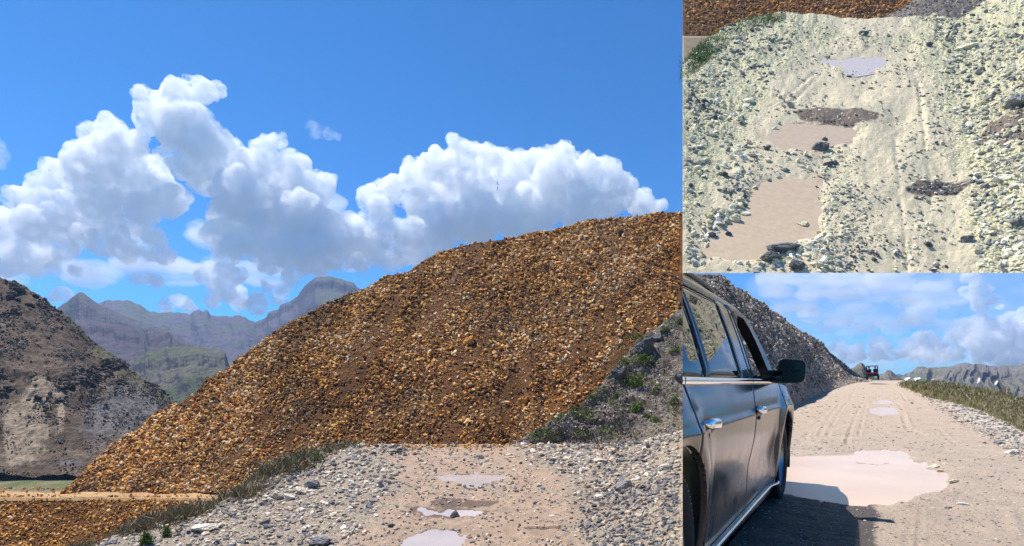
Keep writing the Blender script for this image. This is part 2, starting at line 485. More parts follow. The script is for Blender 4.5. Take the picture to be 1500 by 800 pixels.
crest_y = np.interp(pxx, [0, 58, 100, 150, 200, 252, 350], [409, 433, 464, 508, 548, 586, 660])
setattr_f(o, 'green', np.clip(1.15 - (py - crest_y) / 26, 0, 1) * np.clip((pxx - 60) / 60, 0, 1))
shL = sh; shL.normals_c = sh.normals()

rngL = np.random.default_rng(41)
def scatter_on(sh, N, i0, i1, j0, j1, rng, keep=None):
    i = rng.uniform(i0, i1, N); j = rng.uniform(j0, j1, N)
    return sh.at(i, j)
def proj(p):
    return CX + F * p[:, 0] / p[:, 1], HY - (p[:, 2] - CH) * F / p[:, 1]
def pxsize(p, lo, hi, rng, power=3.0):
    """radius in metres for a stone seen lo..hi pixels across"""
    t = rng.uniform(0, 1, len(p)) ** power
    return (lo + (hi - lo) * t) * 0.5 * p[:, 1] / F
p, nn = scatter_on(shL, 34000, 0, 257, 60, 475, rngL); x, y = proj(p)
cl = fbm(np.stack([x / 22, y / 14, x * 0], -1), 4, 19); kk = rngL.uniform(0, 1, len(p)) < np.clip(0.25 + cl * 1.5 - 0.8 * np.exp(-((x - 45) / 32) ** 2 - ((y - 610) / 60) ** 2), 0.03, 1)
p, nn, x, y, cl = p[kk], nn[kk], x[kk], y[kk], cl[kk]
m_lrock = rock_mat('dark_hill_stone', [(0.0, (0.045, 0.034, 0.027)), (0.4, (0.12, 0.088, 0.065)), (0.75, (0.22, 0.17, 0.13)), (1.0, (0.34, 0.29, 0.24))], 0.3)
band = np.exp(-((y - 560 - 20 * np.sin(x / 40)) / 22) ** 2) * (cl > 0.12) + np.exp(-((y - 430) / 22) ** 2) * (x < 90)
o = stones('dark_hill_stones', p, pxsize(p, 1.2, 4.0, rngL, 3) * (1 + band * 1.6), nn, m_lrock, 4, 1, 0.8, 0.7, 0.2, np.clip(rngL.beta(1.3, 1.6, len(p)) - band * 0.3, 0, 1)); tag(o, kind='stuff')
# ---- valley bottom below it
px = np.linspace(-40, 330, 90); z = np.geomspace(95, 330, 70)
PX, Z = np.meshgrid(px, z)
V = np.stack([(PX - CX) / F * Z, Z, -52.6 + (Z - 300) * 0.03], -1)
V[..., 2] += fbm(V / 40, 4, 9) * 2.0
sh = Sheet(V, PX, None)
k = NT('valley_meadow')
n1 = k.noise(0.045, 8, 0.7); n3 = k.noise(0.8, 5, 0.7)
c = k.ramp(n1, [(0.36, (0.22, 0.18, 0.125)), (0.48, (0.15, 0.145, 0.065)), (0.6, (0.075, 0.10, 0.03)), (0.7, (0.20, 0.165, 0.11))])
c = k.mix(k.mr(n3, 0.45, 0.7, 0, 0.5), c, (0.05, 0.05, 0.03))
k.bump(n3, 0.8, 0.6)
o = sh.build('valley_meadow', k.col(c, 0.95)); tag(o, kind='structure')

# ---- great orange scree hill
ORS = [(0.0, (0.07, 0.04, 0.03)), (0.2, (0.20, 0.085, 0.035)), (0.42, (0.42, 0.175, 0.045)), (0.62, (0.62, 0.29, 0.065)), (0.85, (0.78, 0.43, 0.12)), (1.0, (0.74, 0.56, 0.36))]
m_orock = rock_mat('orange_stone', ORS, 1.2)
def olive_mix(m, g=(0.27, 0.245, 0.175)):
    """broad areas of the same scree are greyer and more olive"""
    nt = m.node_tree; b = nt.nodes['Principled BSDF']; src = b.inputs['Base Color'].links[0].from_socket
    g_ = nt.nodes.new('ShaderNodeNewGeometry'); n = nt.nodes.new('ShaderNodeTexNoise'); n.inputs['Scale'].default_value = 0.055; n.inputs['Detail'].default_value = 9; n.inputs['Roughness'].default_value = 0.72
    nt.links.new(g_.outputs['Position'], n.inputs['Vector'])
    r = nt.nodes.new('ShaderNodeMapRange'); r.inputs[1].default_value = 0.50; r.inputs[2].default_value = 0.66; r.inputs[4].default_value = 0.7; nt.links.new(n.outputs[0], r.inputs[0])
    x = nt.nodes.new('ShaderNodeMix'); x.data_type = 'RGBA'; x.blend_type = 'MIX'; nt.links.new(r.outputs[0], x.inputs[0]); nt.links.new(src, x.inputs[6])
    y = nt.nodes.new('ShaderNodeMix'); y.data_type = 'RGBA'; y.inputs[0].default_value = 0.6; nt.links.new(src, y.inputs[6]); y.inputs[7].default_value = (*g, 1)
    nt.links.new(y.outputs[2], x.inputs[7]); nt.links.new(x.outputs[2], b.inputs['Base Color'])
olive_mix(m_orock)
k = NT('orange_scree')
n1 = k.noise(0.11, 8, 0.7); n3 = k.noise(1.6, 6, 0.75)
c = k.ramp(n1, [(0.3, (0.10, 0.045, 0.018)), (0.5, (0.20, 0.085, 0.028)), (0.7, (0.33, 0.15, 0.05))])
c = k.mix(k.mr(n3, 0.4, 0.62, 0.7, 0), c, (0.05, 0.025, 0.012))  # low spots coloured near black, as shadow in the gaps between stones
k.bump(n3, 1.0, 0.5)
m_ohill = k.col(c, 0.95)
OC = [(88,722),(95,721),(110,706),(140,672),(180,636),(250,586),(300,550),(350,518),(400,487),(440,464),(480,442),(525,424),(560,406),(600,390),(640,371),(680,358),(700,351),(750,340),(800,333),(850,322),(900,314),(950,310),(1000,306)]
def ozc(px):
    yc = interp(px, OC); return (12.15 + .80 * 60) / (.80 - (560 - yc) / 800) * (1 + 0.0 * px)
def odisp(sh):
    V = sh.V; v = np.clip(sh.v, 0, 1)
    e = np.clip(v * 8, 0, 1)
    h = np.clip((sh.PX - 95) / 120, 0.05, 1)
    d = fbm(V / 14, 5, 13) * 0.9 + fbm(V / 3.0, 3, 14) * 0.28
    r = fbm(np.stack([sh.PX / 45 + v * 0.8, v * 0.7, v * 0], -1), 4, 15, 0.5, ridged=True) * 0.9
    b = np.sin(np.pi * v) * -0.4 * (sh.v <= 1) - 0.9 * np.clip(v * 2 - 1, 0, 1)
    t = (d + r) * e * h + b * h
    return np.stack([t * 0, t * 0, t], -1)
shO, oO = ridge('orange_scree_hill', m_ohill, 88, 1000, OC, [(88,722),(1000,722)], ozc, 60, 240, 520, odisp, 1.5)

rng = np.random.default_rng(77)
p, nn = scatter_on(shO, 105000, 0, 242, 3, 517, rng)
x, y = proj(p); kk = (x < 995) & (x > 92)
p, nn, x, y = p[kk], nn[kk], x[kk], y[kk]
# bare streaks of fines run down the fall line
fines = fbm(np.stack([(x * 0.8 + y * 0.6) / 26, (y * 0.8 - x * 0.6) / 150, x * 0 + 3], -1), 4, 44) + 0.35 * np.exp(-((x - 420 + (y - 600) * 1.1) / 50) ** 2)
kk = rng.uniform(0, 1, len(p)) < np.clip(1.15 - np.clip(fines - 0.12, 0, 1) * 3.0, 0.25, 1)
p, nn, x, y = p[kk], nn[kk], x[kk], y[kk]
tone = fbm(np.stack([x / 60, y / 45, x * 0], -1), 4, 4) * 0.5
tone2 = fbm(np.stack([(x + y) / 30, (x - y) / 160, x * 0 + 9], -1), 4, 4) * 0.3
grey = np.exp(-((x - 640) / 200) ** 2 - ((y - 600) / 60) ** 2) * 0.25
rnd = np.clip(rng.beta(1.0, 1.0, len(p)) * 0.98 + 0.02 + tone * 0.5 + tone2 * 1.4 - grey * 0.6, 0, 1)
o = stones('orange_scree_stones', p, pxsize(p, 1.9, 8.0, rng, 4.8), nn, m_orock, 5, 1, 0.5, 1.1, 0.0, rnd); tag(o, kind='stuff')
# a brown tan bench road at the hill's foot, and the orange bank below it
k = NT('tan_track')
n1 = k.noise(0.5, 7, 0.65); n3 = k.noise(7, 5, 0.7)
c = k.ramp(n1, [(0.3, (0.36, 0.21, 0.095)), (0.7, (0.48, 0.31, 0.16))])
c = k.mix(k.mr(n3, 0.55, 0.7, 0, 0.5), c, (0.18, 0.11, 0.06)); k.bump(n3, 0.7, 0.06)
m_bench = k.col(c, 0.95)
px = np.linspace(-60, 620, 200); z = np.linspace(57.3, 62.5, 26)
PX, Z = np.meshgrid(px, z); V = np.stack([(PX - CX) / F * Z, Z, -11 + 0 * Z + 0], -1)
V[..., 2] += fbm(V / 3.5, 4, 91) * 0.30 + fbm(V / 0.7, 3, 95) * 0.10
# beyond the hill's toe at far left the bench edge drops to the valley
V[..., 2] -= np.where((PX < 95) & (Z > 61), (Z - 61) * 1.2, 0)
sh = Sheet(V, PX, None); o = sh.build('bench_track', m_bench, skirt=6); tag(o, kind='structure')
px = np.linspace(-60, 620, 260); t = np.linspace(0, 1, 120)
PX, T = np.meshgrid(px, t); Z = 57.6 - 17 * T
V = np.stack([(PX - CX) / F * Z, Z, -11.05 - 12.5 * T], -1)
V[..., 2] += (fbm(V / 6, 5, 92) * 0.5 + fbm(V / 1.5, 3, 93) * 0.14) * np.clip(T * 12, 0.15, 1)
shE = Sheet(V, PX, None); o = shE.build('orange_embankment', m_ohill, skirt=5); tag(o, kind='structure')
p, nn = scatter_on(shE, 30000, 1, 118, 1, 258, rng); x, y = proj(p); kk = (y < 815) & (x < 420) & (x > -8)
p, nn = p[kk], nn[kk]
rnd = np.clip(rng.beta(1.7, 1.7, len(p)) * 0.8 + 0.12 + fbm(p / 3, 3, 3) * 0.3, 0, 1)
o = stones('orange_bank_stones', p, pxsize(p, 1.8, 6.5, rng, 3), nn, m_orock, 6, 1, 0.5, 1.0, 0.0, rnd); tag(o, kind='stuff')
# stones at the toe of the hill along the bench

ax_ = rng.uniform(-60, 600, 1500); az_ = np.where(rng.uniform(0, 1, 1500) < 0.6, 62.3 - rng.exponential(0.9, 1500), 57.6 + rng.exponential(0.5, 1500)); az_ = np.clip(az_, 57.4, 62.3)
p = np.stack([(ax_ - CX) / F * az_, az_, np.full(1500, -10.95)], -1)
o = stones('bench_stones', p, pxsize(p, 1.2, 5.5, rng, 4), np.tile([0, 0, 1.0], (1500, 1)), m_orock, 7, 1, 0.6, 0.5, 0.1, rng.uniform(0.1, 0.9, 1500)); tag(o, kind='stuff')
# ================================================================== LOWER TRACK (left picture): rough road on a ledge
def inpoly(x, y, poly):
    c = np.zeros(np.shape(x), bool); n = len(poly)
    for a in range(n):
        x1, y1 = poly[a]; x2, y2 = poly[(a + 1) % n]
        cond = ((y1 > y) != (y2 > y)) & (x < (x2 - x1) * (y - y1) / ((y2 - y1) or 1e-9) + x1)
        c ^= cond
    return c
def pdist(x, y, poly, asp=1.0):
    """signed distance in px (y stretched by asp), negative inside"""
    d = np.full(np.shape(x), 1e9)
    for a in range(len(poly)):
        x1, y1 = poly[a]; x2, y2 = poly[(a + 1) % len(poly)]
        ex, ey = x2 - x1, (y2 - y1) * asp
        t = np.clip(((x - x1) * ex + (y - y1) * asp * ey) / (ex * ex + ey * ey + 1e-9), 0, 1)
        d = np.minimum(d, np.hypot(x - x1 - t * ex, (y - y1) * asp - t * ey))
    return np.where(inpoly(x, y, poly), -d, d)
def smooth_loop(poly, n=12, jag=0.0, seed=0, asp=1.0):
    p = np.array(poly, float); m = len(p); out = []
    for i in range(m):
        a, b, c, d = p[i - 1], p[i], p[(i + 1) % m], p[(i + 2) % m]
        for t in np.arange(n) / n:
            out.append(0.5 * ((2 * b) + (c - a) * t + (2 * a - 5 * b + 4 * c - d) * t * t + (3 * b - 3 * c + d - a) * t ** 3))
    out = np.array(out)
    if jag:
        nn = fbm(np.concatenate([out / (6 * jag + 3), out[:, :1] * 0], 1) + seed, 4, seed)
        ce = out.mean(0); d = out - ce; L = np.linalg.norm(d * [1, asp], axis=1, keepdims=True)
        out = out + d / L * (nn[:, None] * jag * 2)
    return out
def water_mat(name, col, rough=0.06):
    k = NT(name)
    n = k.noise(0.8, 4, 0.5)
    c = k.mix(k.mr(n, 0.3, 0.7), col, tuple(x * 0.85 for x in col))
    k.col(c, rough); k.b.inputs['Specular IOR Level'].default_value = 0.5; k.b.inputs['IOR'].default_value = 1.33
    k.bump(k.noise(3, 3), 0.03, 0.03)
    return k.m
def puddle(poly, surf, mat, lift, jag=2.0, seed=1, asp=1.0, n=12):
    L = smooth_loop(poly, n, 0, seed, asp)
    ce = L.mean(0); dd = L - ce; L = L + dd / np.linalg.norm(dd * [1, asp], axis=1, keepdims=True) * jag
    V = surf(L[:, 0], L[:, 1]); V[:, 2] += lift
    c = surf(np.array([L[:, 0].mean()]), np.array([L[:, 1].mean()])); c[:, 2] += lift
    m = len(V)
    o = mesh_np('puddle', np.concatenate([V, c]), np.stack([np.arange(m), (np.arange(m) + 1) % m, np.full(m, m)], 1), mat)
    tag(o, kind='structure'); return o

def zA(py):
    # the track climbs gently away: Z = -4.85 at 20 m, -3.35 at 37 m
    b = 1.5 / 17.0
    a = -4.85 - CH - b * 20
    return -a / ((np.asarray(py, float) - HY) / F + b)
def raiseA(px, py):
    """lifts the rubble verge on the right and the shoulder on the left (metres)"""
    px = np.asarray(px, float); py = np.asarray(py, float)
    edge = np.interp(py, [655, 680, 700, 740, 800, 1000], [905, 900, 880, 860, 850, 830])
    r = np.clip((px - edge) / 130, 0, 3) ** 1.3 * 1.0 * np.interp(py, [655, 690, 800], [1.6, 1.2, 0.9])
    return r
def SA(px, py):
    p = P(px, py, zA(py)); p[..., 2] += raiseA(px, py); return p
LEDGE = [(655, 512), (660, 470), (672, 436), (685, 415), (700, 395), (712, 378), (722, 362), (735, 335), (745, 300), (758, 262), (770, 225), (785, 180), (800, 135), (850, -20), (1100, -600)]
def ledge_x(py): return np.interp(py, [a for a, b in LEDGE], [b for a, b in LEDGE])
PUD_A = [[(645,699),(665,697),(690,696),(715,697),(733,701),(728,706),(705,708),(680,706),(655,704)],
         [(607,746),(618,743),(650,744),(690,746),(708,750),(698,756),(670,759),(640,761),(622,757),(606,752)],
         [(600,786),(620,779),(655,777),(672,783),(678,792),(668,802),(640,812),(600,812),(590,800)]]
rowsy = np.concatenate([np.linspace(652, 870, 420), np.geomspace(878, 1300, 26)])
u = np.linspace(0, 1, 620)
extra = np.linspace(1, 0, 26)[:-1]
PX = []; PYg = []
LX = ledge_x(rowsy)[:, None]
main = LX + (1000 - LX) * u[None]
PX = main; PYg = np.broadcast_to(rowsy[:, None], PX.shape)
V = SA(PX, PYg)
road_l = np.interp(rowsy, [652, 670, 700, 740, 800, 1300], [575, 585, 590, 560, 500, 350])[:, None]
road_r = np.interp(rowsy, [652, 670, 700, 740, 800, 1300], [760, 800, 830, 850, 860, 870])[:, None]
wn_ = fbm(np.stack([PX / 40, PYg / 12, PX * 0], -1), 4, 21) * 25
dirt = np.clip(np.minimum((PX + wn_*1.6 - road_l) / 90, (road_r - PX - wn_*1.6) / 90) + 0.5, 0, 1)
dirt *= 0.50 + 0.55 * np.clip(fbm(np.stack([PX / 60, PYg / 20, PX * 0 + 4], -1), 3, 2) + 0.8, 0, 1)
pud = np.full(PX.shape, 1e9)
for q in PUD_A: pud = np.minimum(pud, pdist(PX, PYg, q, 2.0))
pud = pud + fbm(np.stack([PX / 11, PYg / 5, PX * 0], -1), 4, 22) * 9
rgh = 1 - 0.6 * dirt
d = fbm(V / 1.1, 5, 31) * 0.10 * rgh + fbm(V / 0.28, 3, 32) * 0.045 * rgh + fbm(V / 4.0, 3, 33) * 0.10
# wheel ruts along the track
for c0, c1, dep in ((640, 600, 0.05), (700, 690, 0.04), (780, 800, 0.05), (735, 760, 0.03)):
    cx = np.interp(PYg, [655, 800], [c0, c1]) + 8 * np.sin(PYg / 13)
    d -= dep * np.exp(-((PX - cx) / (9 * (PYg - 560) / 160)) ** 2)
d = d * np.clip(0.35 + np.abs(pud) / 30, 0, 1) + np.clip(pud / 14, -1, 1) * 0.06
V[..., 2] += d
# side of the ledge falling away on the left
fall = []
for e in np.linspace(0, 1, 26)[1:][::-1]:
    q = V[:, 0].copy(); q[:, 0] -= 9 * e; q[:, 2] -= 7.5 * e ** 1.1; q[:, 1] -= 2.0 * e
    q[:, 2] += fbm(q / 1.5, 4, 35) * 0.25
    fall.append(q)
V = np.concatenate([np.stack(fall, 1), V], 1)
pad = lambda a, v=0: np.concatenate([np.full((a.shape[0], 25), v, float), a], 1)
far = np.linspace(0, 1, 14)[1:][::-1]
# far end of the track rolls over the edge
topr = V[0]
ov = np.stack([topr + np.array([0, 9, -7.0]) * e - np.stack([topr[:, 0] * 0, topr[:, 0] * 0, topr[:, 0] * 0], -1) for e in far])
ov[..., 0] = topr[None, :, 0] * (1 + 9 * far[:, None] / topr[None, :, 1])
V = np.concatenate([ov, V], 0)
pad2 = lambda a, v=0: np.concatenate([np.full((13, a.shape[1]), v, float), a], 0)
wet_and_shade = np.clip(0.9 - pud / 14, 0, 1) * 0.75
wet_and_shade = np.maximum(wet_and_shade, 0.85 * np.clip(0.95 - pdist(PX, PYg, [(632,737),(650,733),(690,735),(728,739),(718,744),(670,743),(640,742)], 2.0) / 8, 0, 1))
wet_and_shade = np.maximum(wet_and_shade, 0.7 * np.clip(1.0 - pdist(PX, PYg, [(765,774),(820,772),(822,776),(770,778)], 2.0) / 4, 0, 1))
wet_and_shade = np.maximum(wet_and_shade, 0.7 * np.clip(1.0 - pdist(PX, PYg, [(850,752),(930,738),(930,742),(860,757)], 2.0) / 5, 0, 1))
shA = Sheet(V, PX, PYg)
RUB = [(0.2, (0.13, 0.115, 0.10)), (0.4, (0.25, 0.205, 0.165)), (0.6, (0.36, 0.285, 0.205)), (0.8, (0.46, 0.37, 0.27)), (0.95, (0.56, 0.49, 0.41))]
m_roadA = ground_mat('stony_track', RUB, (0.46, 0.325, 0.225), (0.15, 0.095, 0.065), 5.0, 1.0, (0.27, 0.195, 0.145))
oA = shA.build('stony_track', m_roadA, {'dirt': pad2(pad(dirt)), 'wet_and_shade': pad2(pad(wet_and_shade))}); tag(oA, kind='structure')
m_pudA = water_mat('puddle_water', (0.44, 0.375, 0.35), 0.03)
for i, q in enumerate(PUD_A): puddle(q, SA, m_pudA, 0.0, 17, i + 3, 2.0)

# ---- grey and green slope rising on the right
SC_ = [(732,657),(745,651),(765,642),(790,629),(800,624),(830,604),(850,590),(875,568),(900,546),(915,528),(930,508),(950,489),(975,468),(1000,451)]
SB_ = [(732,668),(780,668),(850,668),(930,660),(1000,645)]
k = NT('grey_slope')
n1 = k.noise(0.9, 7, 0.68); n2 = k.noise(0.25, 5, 0.6); n3 = k.noise(6, 6, 0.75)
c = k.ramp(n1, [(0.32, (0.14, 0.11, 0.085)), (0.48, (0.31, 0.25, 0.20)), (0.6, (0.46, 0.40, 0.335)), (0.72, (0.58, 0.53, 0.47))])
c = k.mix(k.mr(k.math('ADD', k.attr('tan'), k.mr(n1, 0.3, 0.7, -0.3, 0.3)), 0.4, 0.7), c, (0.46, 0.38, 0.28))
c = k.mix(k.mr(n3, 0.42, 0.64, 0.75, 0), c, (0.05, 0.04, 0.035))
k.bump(n3, 1.0, 0.18)
m_slope = k.col(c, 0.95)
def zsl_b(px): return np.interp(px, [732, 850, 1000], [37.6, 38.2, 38.2])
def zsl_c(px):
    yc = interp(px, SC_); yb = interp(px, SB_); zb = zsl_b(px)
    return zb * (0.85 + (yb - 560) / 800) / (0.85 - (560 - yc) / 800) * np.interp(px, [732, 780, 1000], [1.03, 1.0, 1.0])
def sdisp(sh):
    V = sh.V; v = np.clip(sh.v, 0, 1); h = np.clip((sh.PX - 732) / 90, 0.05, 1)
    d = fbm(V / 3.5, 5, 41) * 0.55 + fbm(V / 0.8, 4, 42, 0.6, ridged=True) * 0.16
    # ledges running diagonally up to the right
    q = (sh.PX * 0.6 + v * 130) / 30
    led = fbm(np.stack([q, sh.PX / 150, v * 0], -1), 4, 43, 0.6, ridged=True) * 0.7
    t = (d * 1.3 + led * 1.7 * np.sin(np.pi * v) ** 0.5 * (sh.v <= 1)) * h
    return np.stack([t * 0, t * 0, t], -1)
shS, oS = ridge('grey_slope', m_slope, 732, 1000, SC_, SB_, zsl_c, zsl_b, 190, 300, sdisp, 1.4)
pxx = shS.PX; vv = np.clip(shS.v, 0, 1)
setattr_f(oS, 'tan', np.clip(1.2 - vv * 4.5, 0, 1))

# ---- loose stones on the lower track
ROCK_PAL = [(0.0, (0.09, 0.09, 0.095)), (0.25, (0.19, 0.185, 0.19)), (0.45, (0.28, 0.255, 0.235)), (0.62, (0.41, 0.325, 0.235)), (0.85, (0.55, 0.45, 0.325)), (1.0, (0.70, 0.62, 0.51))]
m_rock = rock_mat('mixed_stone', ROCK_PAL, 4.0)
def grid_scatter(sh, rs, off_i, off_j, N, rng, dens):
    """stones over the visible part, density dens(px,py) 0..1"""
    PXg, PYy = sh.PX, sh.PY
    i = rng.uniform(0, PXg.shape[0] - 2, N); j = rng.uniform(0, PXg.shape[1] - 2, N)
    px = PXg[i.astype(int), j.astype(int)]; py = PYy[i.astype(int), j.astype(int)]
    kk = rng.uniform(0, 1, N) < dens(px, py)
    i, j = i[kk], j[kk]
    sh.normals_c = sh.normals() if not hasattr(sh, 'normals_c') else sh.normals_c
    p, nn = sh.at(i + off_i, j + off_j)
    return p, nn, px[kk], py[kk]
rngA = np.random.default_rng(5)
def densA(px, py):
    ll = ledge_x(py)
    rl = np.interp(py, [652, 670, 700, 740, 800], [570, 580, 580, 540, 470]); rr = np.interp(py, [652, 670, 700, 740, 800], [740, 800, 850, 860, 850])
    cl = fbm(np.stack([px / 30, py / 10, px * 0], -1), 3, 77)
    d = np.where(px < rl, 0.58, np.where(px > rr, 0.95, 0.42)) + cl * 0.5
    pd = np.full(px.shape, 1e9)
    for q in PUD_A: pd = np.minimum(pd, pdist(px, py, q, 2.0))
    d = np.where(pd < 2.5, 0, d)
    d = np.where(py > 812 + raiseA(px, py) * 42, 0, d); d = np.where(px > 995, 0, d)
    return np.clip(d, 0, 1)
p, nn, x, y = grid_scatter(shA, None, 13, 25, 43000, rngA, densA)
onr = (x > np.interp(y, [652, 700, 800], [590, 600, 520])) & (x < np.interp(y, [652, 700, 800], [750, 835, 850]))
side = (x > 850) & (y > 690)
rnd = np.clip(rngA.beta(1.2, 1.1, len(p)) + np.where(side & (y > 725), -0.25, 0) + np.where(x < 560, 0.08, 0) + fbm(np.stack([x / 50, y / 18, x * 0], -1), 3, 6) * 0.35, 0, 1)
o = stones('loose_track_stones', p, pxsize(p, 1.5, 12, rngA, 4.6) * np.where(onr, 0.62, 1.0), nn, m_rock, 8, 1, 0.5, 0.3, 0.1, rnd); tag(o, kind='stuff')
# stones on the slope
m_srock = rock_mat('slope_stone', [(0.0, (0.07, 0.055, 0.045)), (0.3, (0.22, 0.18, 0.145)), (0.6, (0.40, 0.34, 0.28)), (0.85, (0.48, 0.43, 0.37)), (1.0, (0.66, 0.62, 0.57))], 2.0)
p, nn = scatter_on(shS, 9000, 0, 186, 3, 292, rngA); x, y = proj(p)
kk = x < 995; p, nn, x, y = p[kk], nn[kk], x[kk], y[kk]
rnd = np.clip(rngA.beta(1.3, 1.5, len(p)) * 0.95, 0, 1)
o = stones('slope_stones', p, pxsize(p, 1.0, 5.0, rngA, 4), nn, m_srock, 9, 1, 0.5, 0.7, 0.05, rnd); tag(o, kind='stuff')

# ---- grass along the ledge
m_grass = leaf_mat('dry_grass', [(0.0, (0.09, 0.12, 0.035)), (0.3, (0.17, 0.165, 0.07)), (0.55, (0.27, 0.20, 0.12)), (1.0, (0.46, 0.37, 0.24))])
m_green = leaf_mat('green_leaves', [(0.0, (0.04, 0.075, 0.015)), (0.5, (0.10, 0.165, 0.035)), (1.0, (0.24, 0.28, 0.08))])
N = 11000
yy = 652 + (812 - 652) * rngA.uniform(0, 1, N) ** 0.75
off = rngA.uniform(-1, 1, N)
bw = np.interp(yy, [652, 665, 700, 730, 745, 800], [26, 40, 34, 26, 16, 20])
xx = ledge_x(yy) + off * bw * 0.9 - bw * 0.1
ppx = SA(xx, yy); dx = np.clip(ledge_x(yy) - xx, 0, 99) * zA(yy) / F
ppx[:, 2] -= dx * 0.75; 
kk = rngA.uniform(0, 1, N) < np.clip(0.6 + fbm(np.stack([xx / 20, yy / 12, xx * 0], -1), 3, 16) * 1.4, 0.05, 1)
ppx = ppx[kk]
o = blades('dry_grass', ppx, rngA.uniform(0.10, 0.55, len(ppx)) * np.clip(1 + fbm(ppx / 1.2, 3, 5) * 1.3, 0.3, 2) * np.interp(ppx[:, 1], [20, 30], [0.6, 1.0]), m_grass, 3, per=9, spread=0.6, width=0.05); tag(o, kind='stuff')

p, nn = scatter_on(shS, 5200, 8, 186, 10, 292, rngA); x, y = proj(p)
q = fbm(np.stack([(x * 0.7 + y * 0.7) / 30, (y * 0.7 - x * 0.7) / 12, x * 0], -1), 4, 61)
kk = (q > 0.12) & (x < 993) & (y < interp(x, SB_) - 22); p = p[kk]
m_slopegrass = leaf_mat('slope_grass_leaves', [(0.0, (0.05, 0.08, 0.02)), (0.5, (0.13, 0.17, 0.05)), (1.0, (0.28, 0.26, 0.12))])
o = blades('slope_grass', p, rngA.uniform(0.1, 0.3, len(p)), m_slopegrass, 66, per=7, spread=1.0, width=0.09, lean=0.8); tag(o, kind='stuff')

# orange stones spilled from the hill over the far end of the track
ax_ = rngA.uniform(530, 900, 900); ay_ = 653.5 + rngA.exponential(3.2, 900); kk = ay_ < 672
p = SA(ax_[kk], ay_[kk]); p[:, 2] += 0.05
o = stones('spilled_orange_stones', p, pxsize(p, 1.5, 6.5, rngA, 3), np.tile([0, 0, 1.0], (len(p), 1)), m_orock, 71, 1, 0.6, 0.6, 0.1, rngA.uniform(0.05, 0.95, len(p))); tag(o, kind='stuff')
# ================================================================== UPPER TRACK (upper right picture): a steep stony road climbing away
BB = 0.9778
def zB(py): return (BB * 100 - 20) / (BB - (HY - np.asarray(py, float)) / F)
def SB(px, py): return P(px, py, zB(py))
PUD_B = [[(1209,91),(1222,87),(1245,85),(1270,87),(1292,92),(1288,98),(1265,102),(1235,101),(1215,96)],
         [(1131,205),(1135,190),(1150,181),(1185,179),(1225,184),(1258,192),(1250,205),(1235,213),(1210,216),(1180,221),(1150,220)],
         [(1026,372),(1045,355),(1070,325),(1090,310),(1100,280),(1125,266),(1160,259),(1192,264),(1195,285),(1200,305),(1204,325),(1195,350),(1160,358),(1130,372),(1100,384),(1060,382)]]
B_TOP = [(1000,100),(1020,78),(1040,60),(1070,42),(1100,31),(1125,26),(1160,25),(1200,28),(1290,30),(1330,26),(1400,22),(1450,10),(1500,-6),(1530,-12)]
nc, nr = 520, 440
u = np.linspace(1000, 1530, nc); v = np.linspace(0, 1, nr)[:, None]
TY = interp(u, B_TOP)[None]
PY = 452 * (1 - v) + TY * v; PX = np.broadcast_to(u[None], PY.shape)
V = SB(PX, PY)
nB = np.array([0, -BB, 1.0]); nB /= np.linalg.norm(nB)
pud = np.full(PX.shape, 1e9)
for q in PUD_B: pud = np.minimum(pud, pdist(PX, PY, q, 1.5))
pud = pud + fbm(np.stack([PX / 14, PY / 10, PX * 0], -1), 4, 22) * 10
rl = np.interp(PY, [0, 30, 60, 100, 180, 250, 400], [1160, 1180, 1175, 1150, 1100, 1060, 960]); rr = np.interp(PY, [0, 30, 60, 120, 250, 400], [1300, 1320, 1350, 1385, 1420, 1440])
w = fbm(np.stack([PX / 50, PY / 30, PX * 0], -1), 4, 51) * 45
dirt = np.clip(np.minimum((PX + w - rl) / 70, (rr - PX - w) / 70) + 0.45, 0, 1)
for (a, b, s1, s2) in ((1090, 330, 40, 22), (1235, 290, 28, 70), (1285, 60, 60, 14), (1200, 55, 28, 20)):
    dirt -= 0.55 * np.exp(-((PX - a) / s1) ** 2 - ((PY - b) / s2) ** 2)
dirt = np.clip(dirt, 0, 1)
wet_and_shade = np.clip(0.9 - pud / 14, 0, 1) * 0.5
for poly in ([(1170,168),(1190,165),(1240,166),(1285,172),(1280,180),(1240,186),(1200,180),(1175,176)], [(1328,281),(1345,271),(1380,269),(1422,275),(1400,285),(1350,287)], [(1430,222),(1450,203),(1500,190),(1520,192),(1520,212),(1480,216)], [(1458,232),(1500,227),(1520,230),(1520,238),(1470,238)]):
    wet_and_shade = np.maximum(wet_and_shade, 1.0 * np.clip(0.9 - pdist(PX, PY, poly, 1.5) / 9, 0, 1))
s = V[..., 1] / 110
rgh = 1.1 - 0.75 * dirt
q = np.stack([PX / 60, PY / 60, PX * 0], -1)
d = (fbm(q * 1.0, 4, 52) * 0.9 + fbm(q * 5, 4, 53) * 0.36 * rgh + fbm(q * 20, 3, 54) * 0.14 * rgh) * s
for pts in ([(1205,105),(1165,150),(1120,165)], [(1195,105),(1150,150),(1108,165)], [(1255,140),(1270,150),(1280,165)], [(1310,200),(1320,300),(1330,400)], [(1345,120),(1355,200),(1365,300)]):
    yy_ = [a[1] for a in pts]; xx_ = [a[0] for a in pts]
    cx = np.interp(PY, yy_, xx_); on = ((PY > yy_[0]) & (PY < yy_[-1]))
    d -= 0.28 * s * np.exp(-((PX - cx) / 4) ** 2) * on * np.clip(fbm(q * 4, 3, 9) + 0.7, 0, 1)
left = np.clip((1060 - PX - (PY - 60) * 0.1) / 80, 0, 1) * np.clip((PY - 60) / 100, 0, 1)
right = np.clip((PX - 1400) / 110, 0, 1.2)
d += (left * 1.2 + right ** 1.3 * 4.0) * s
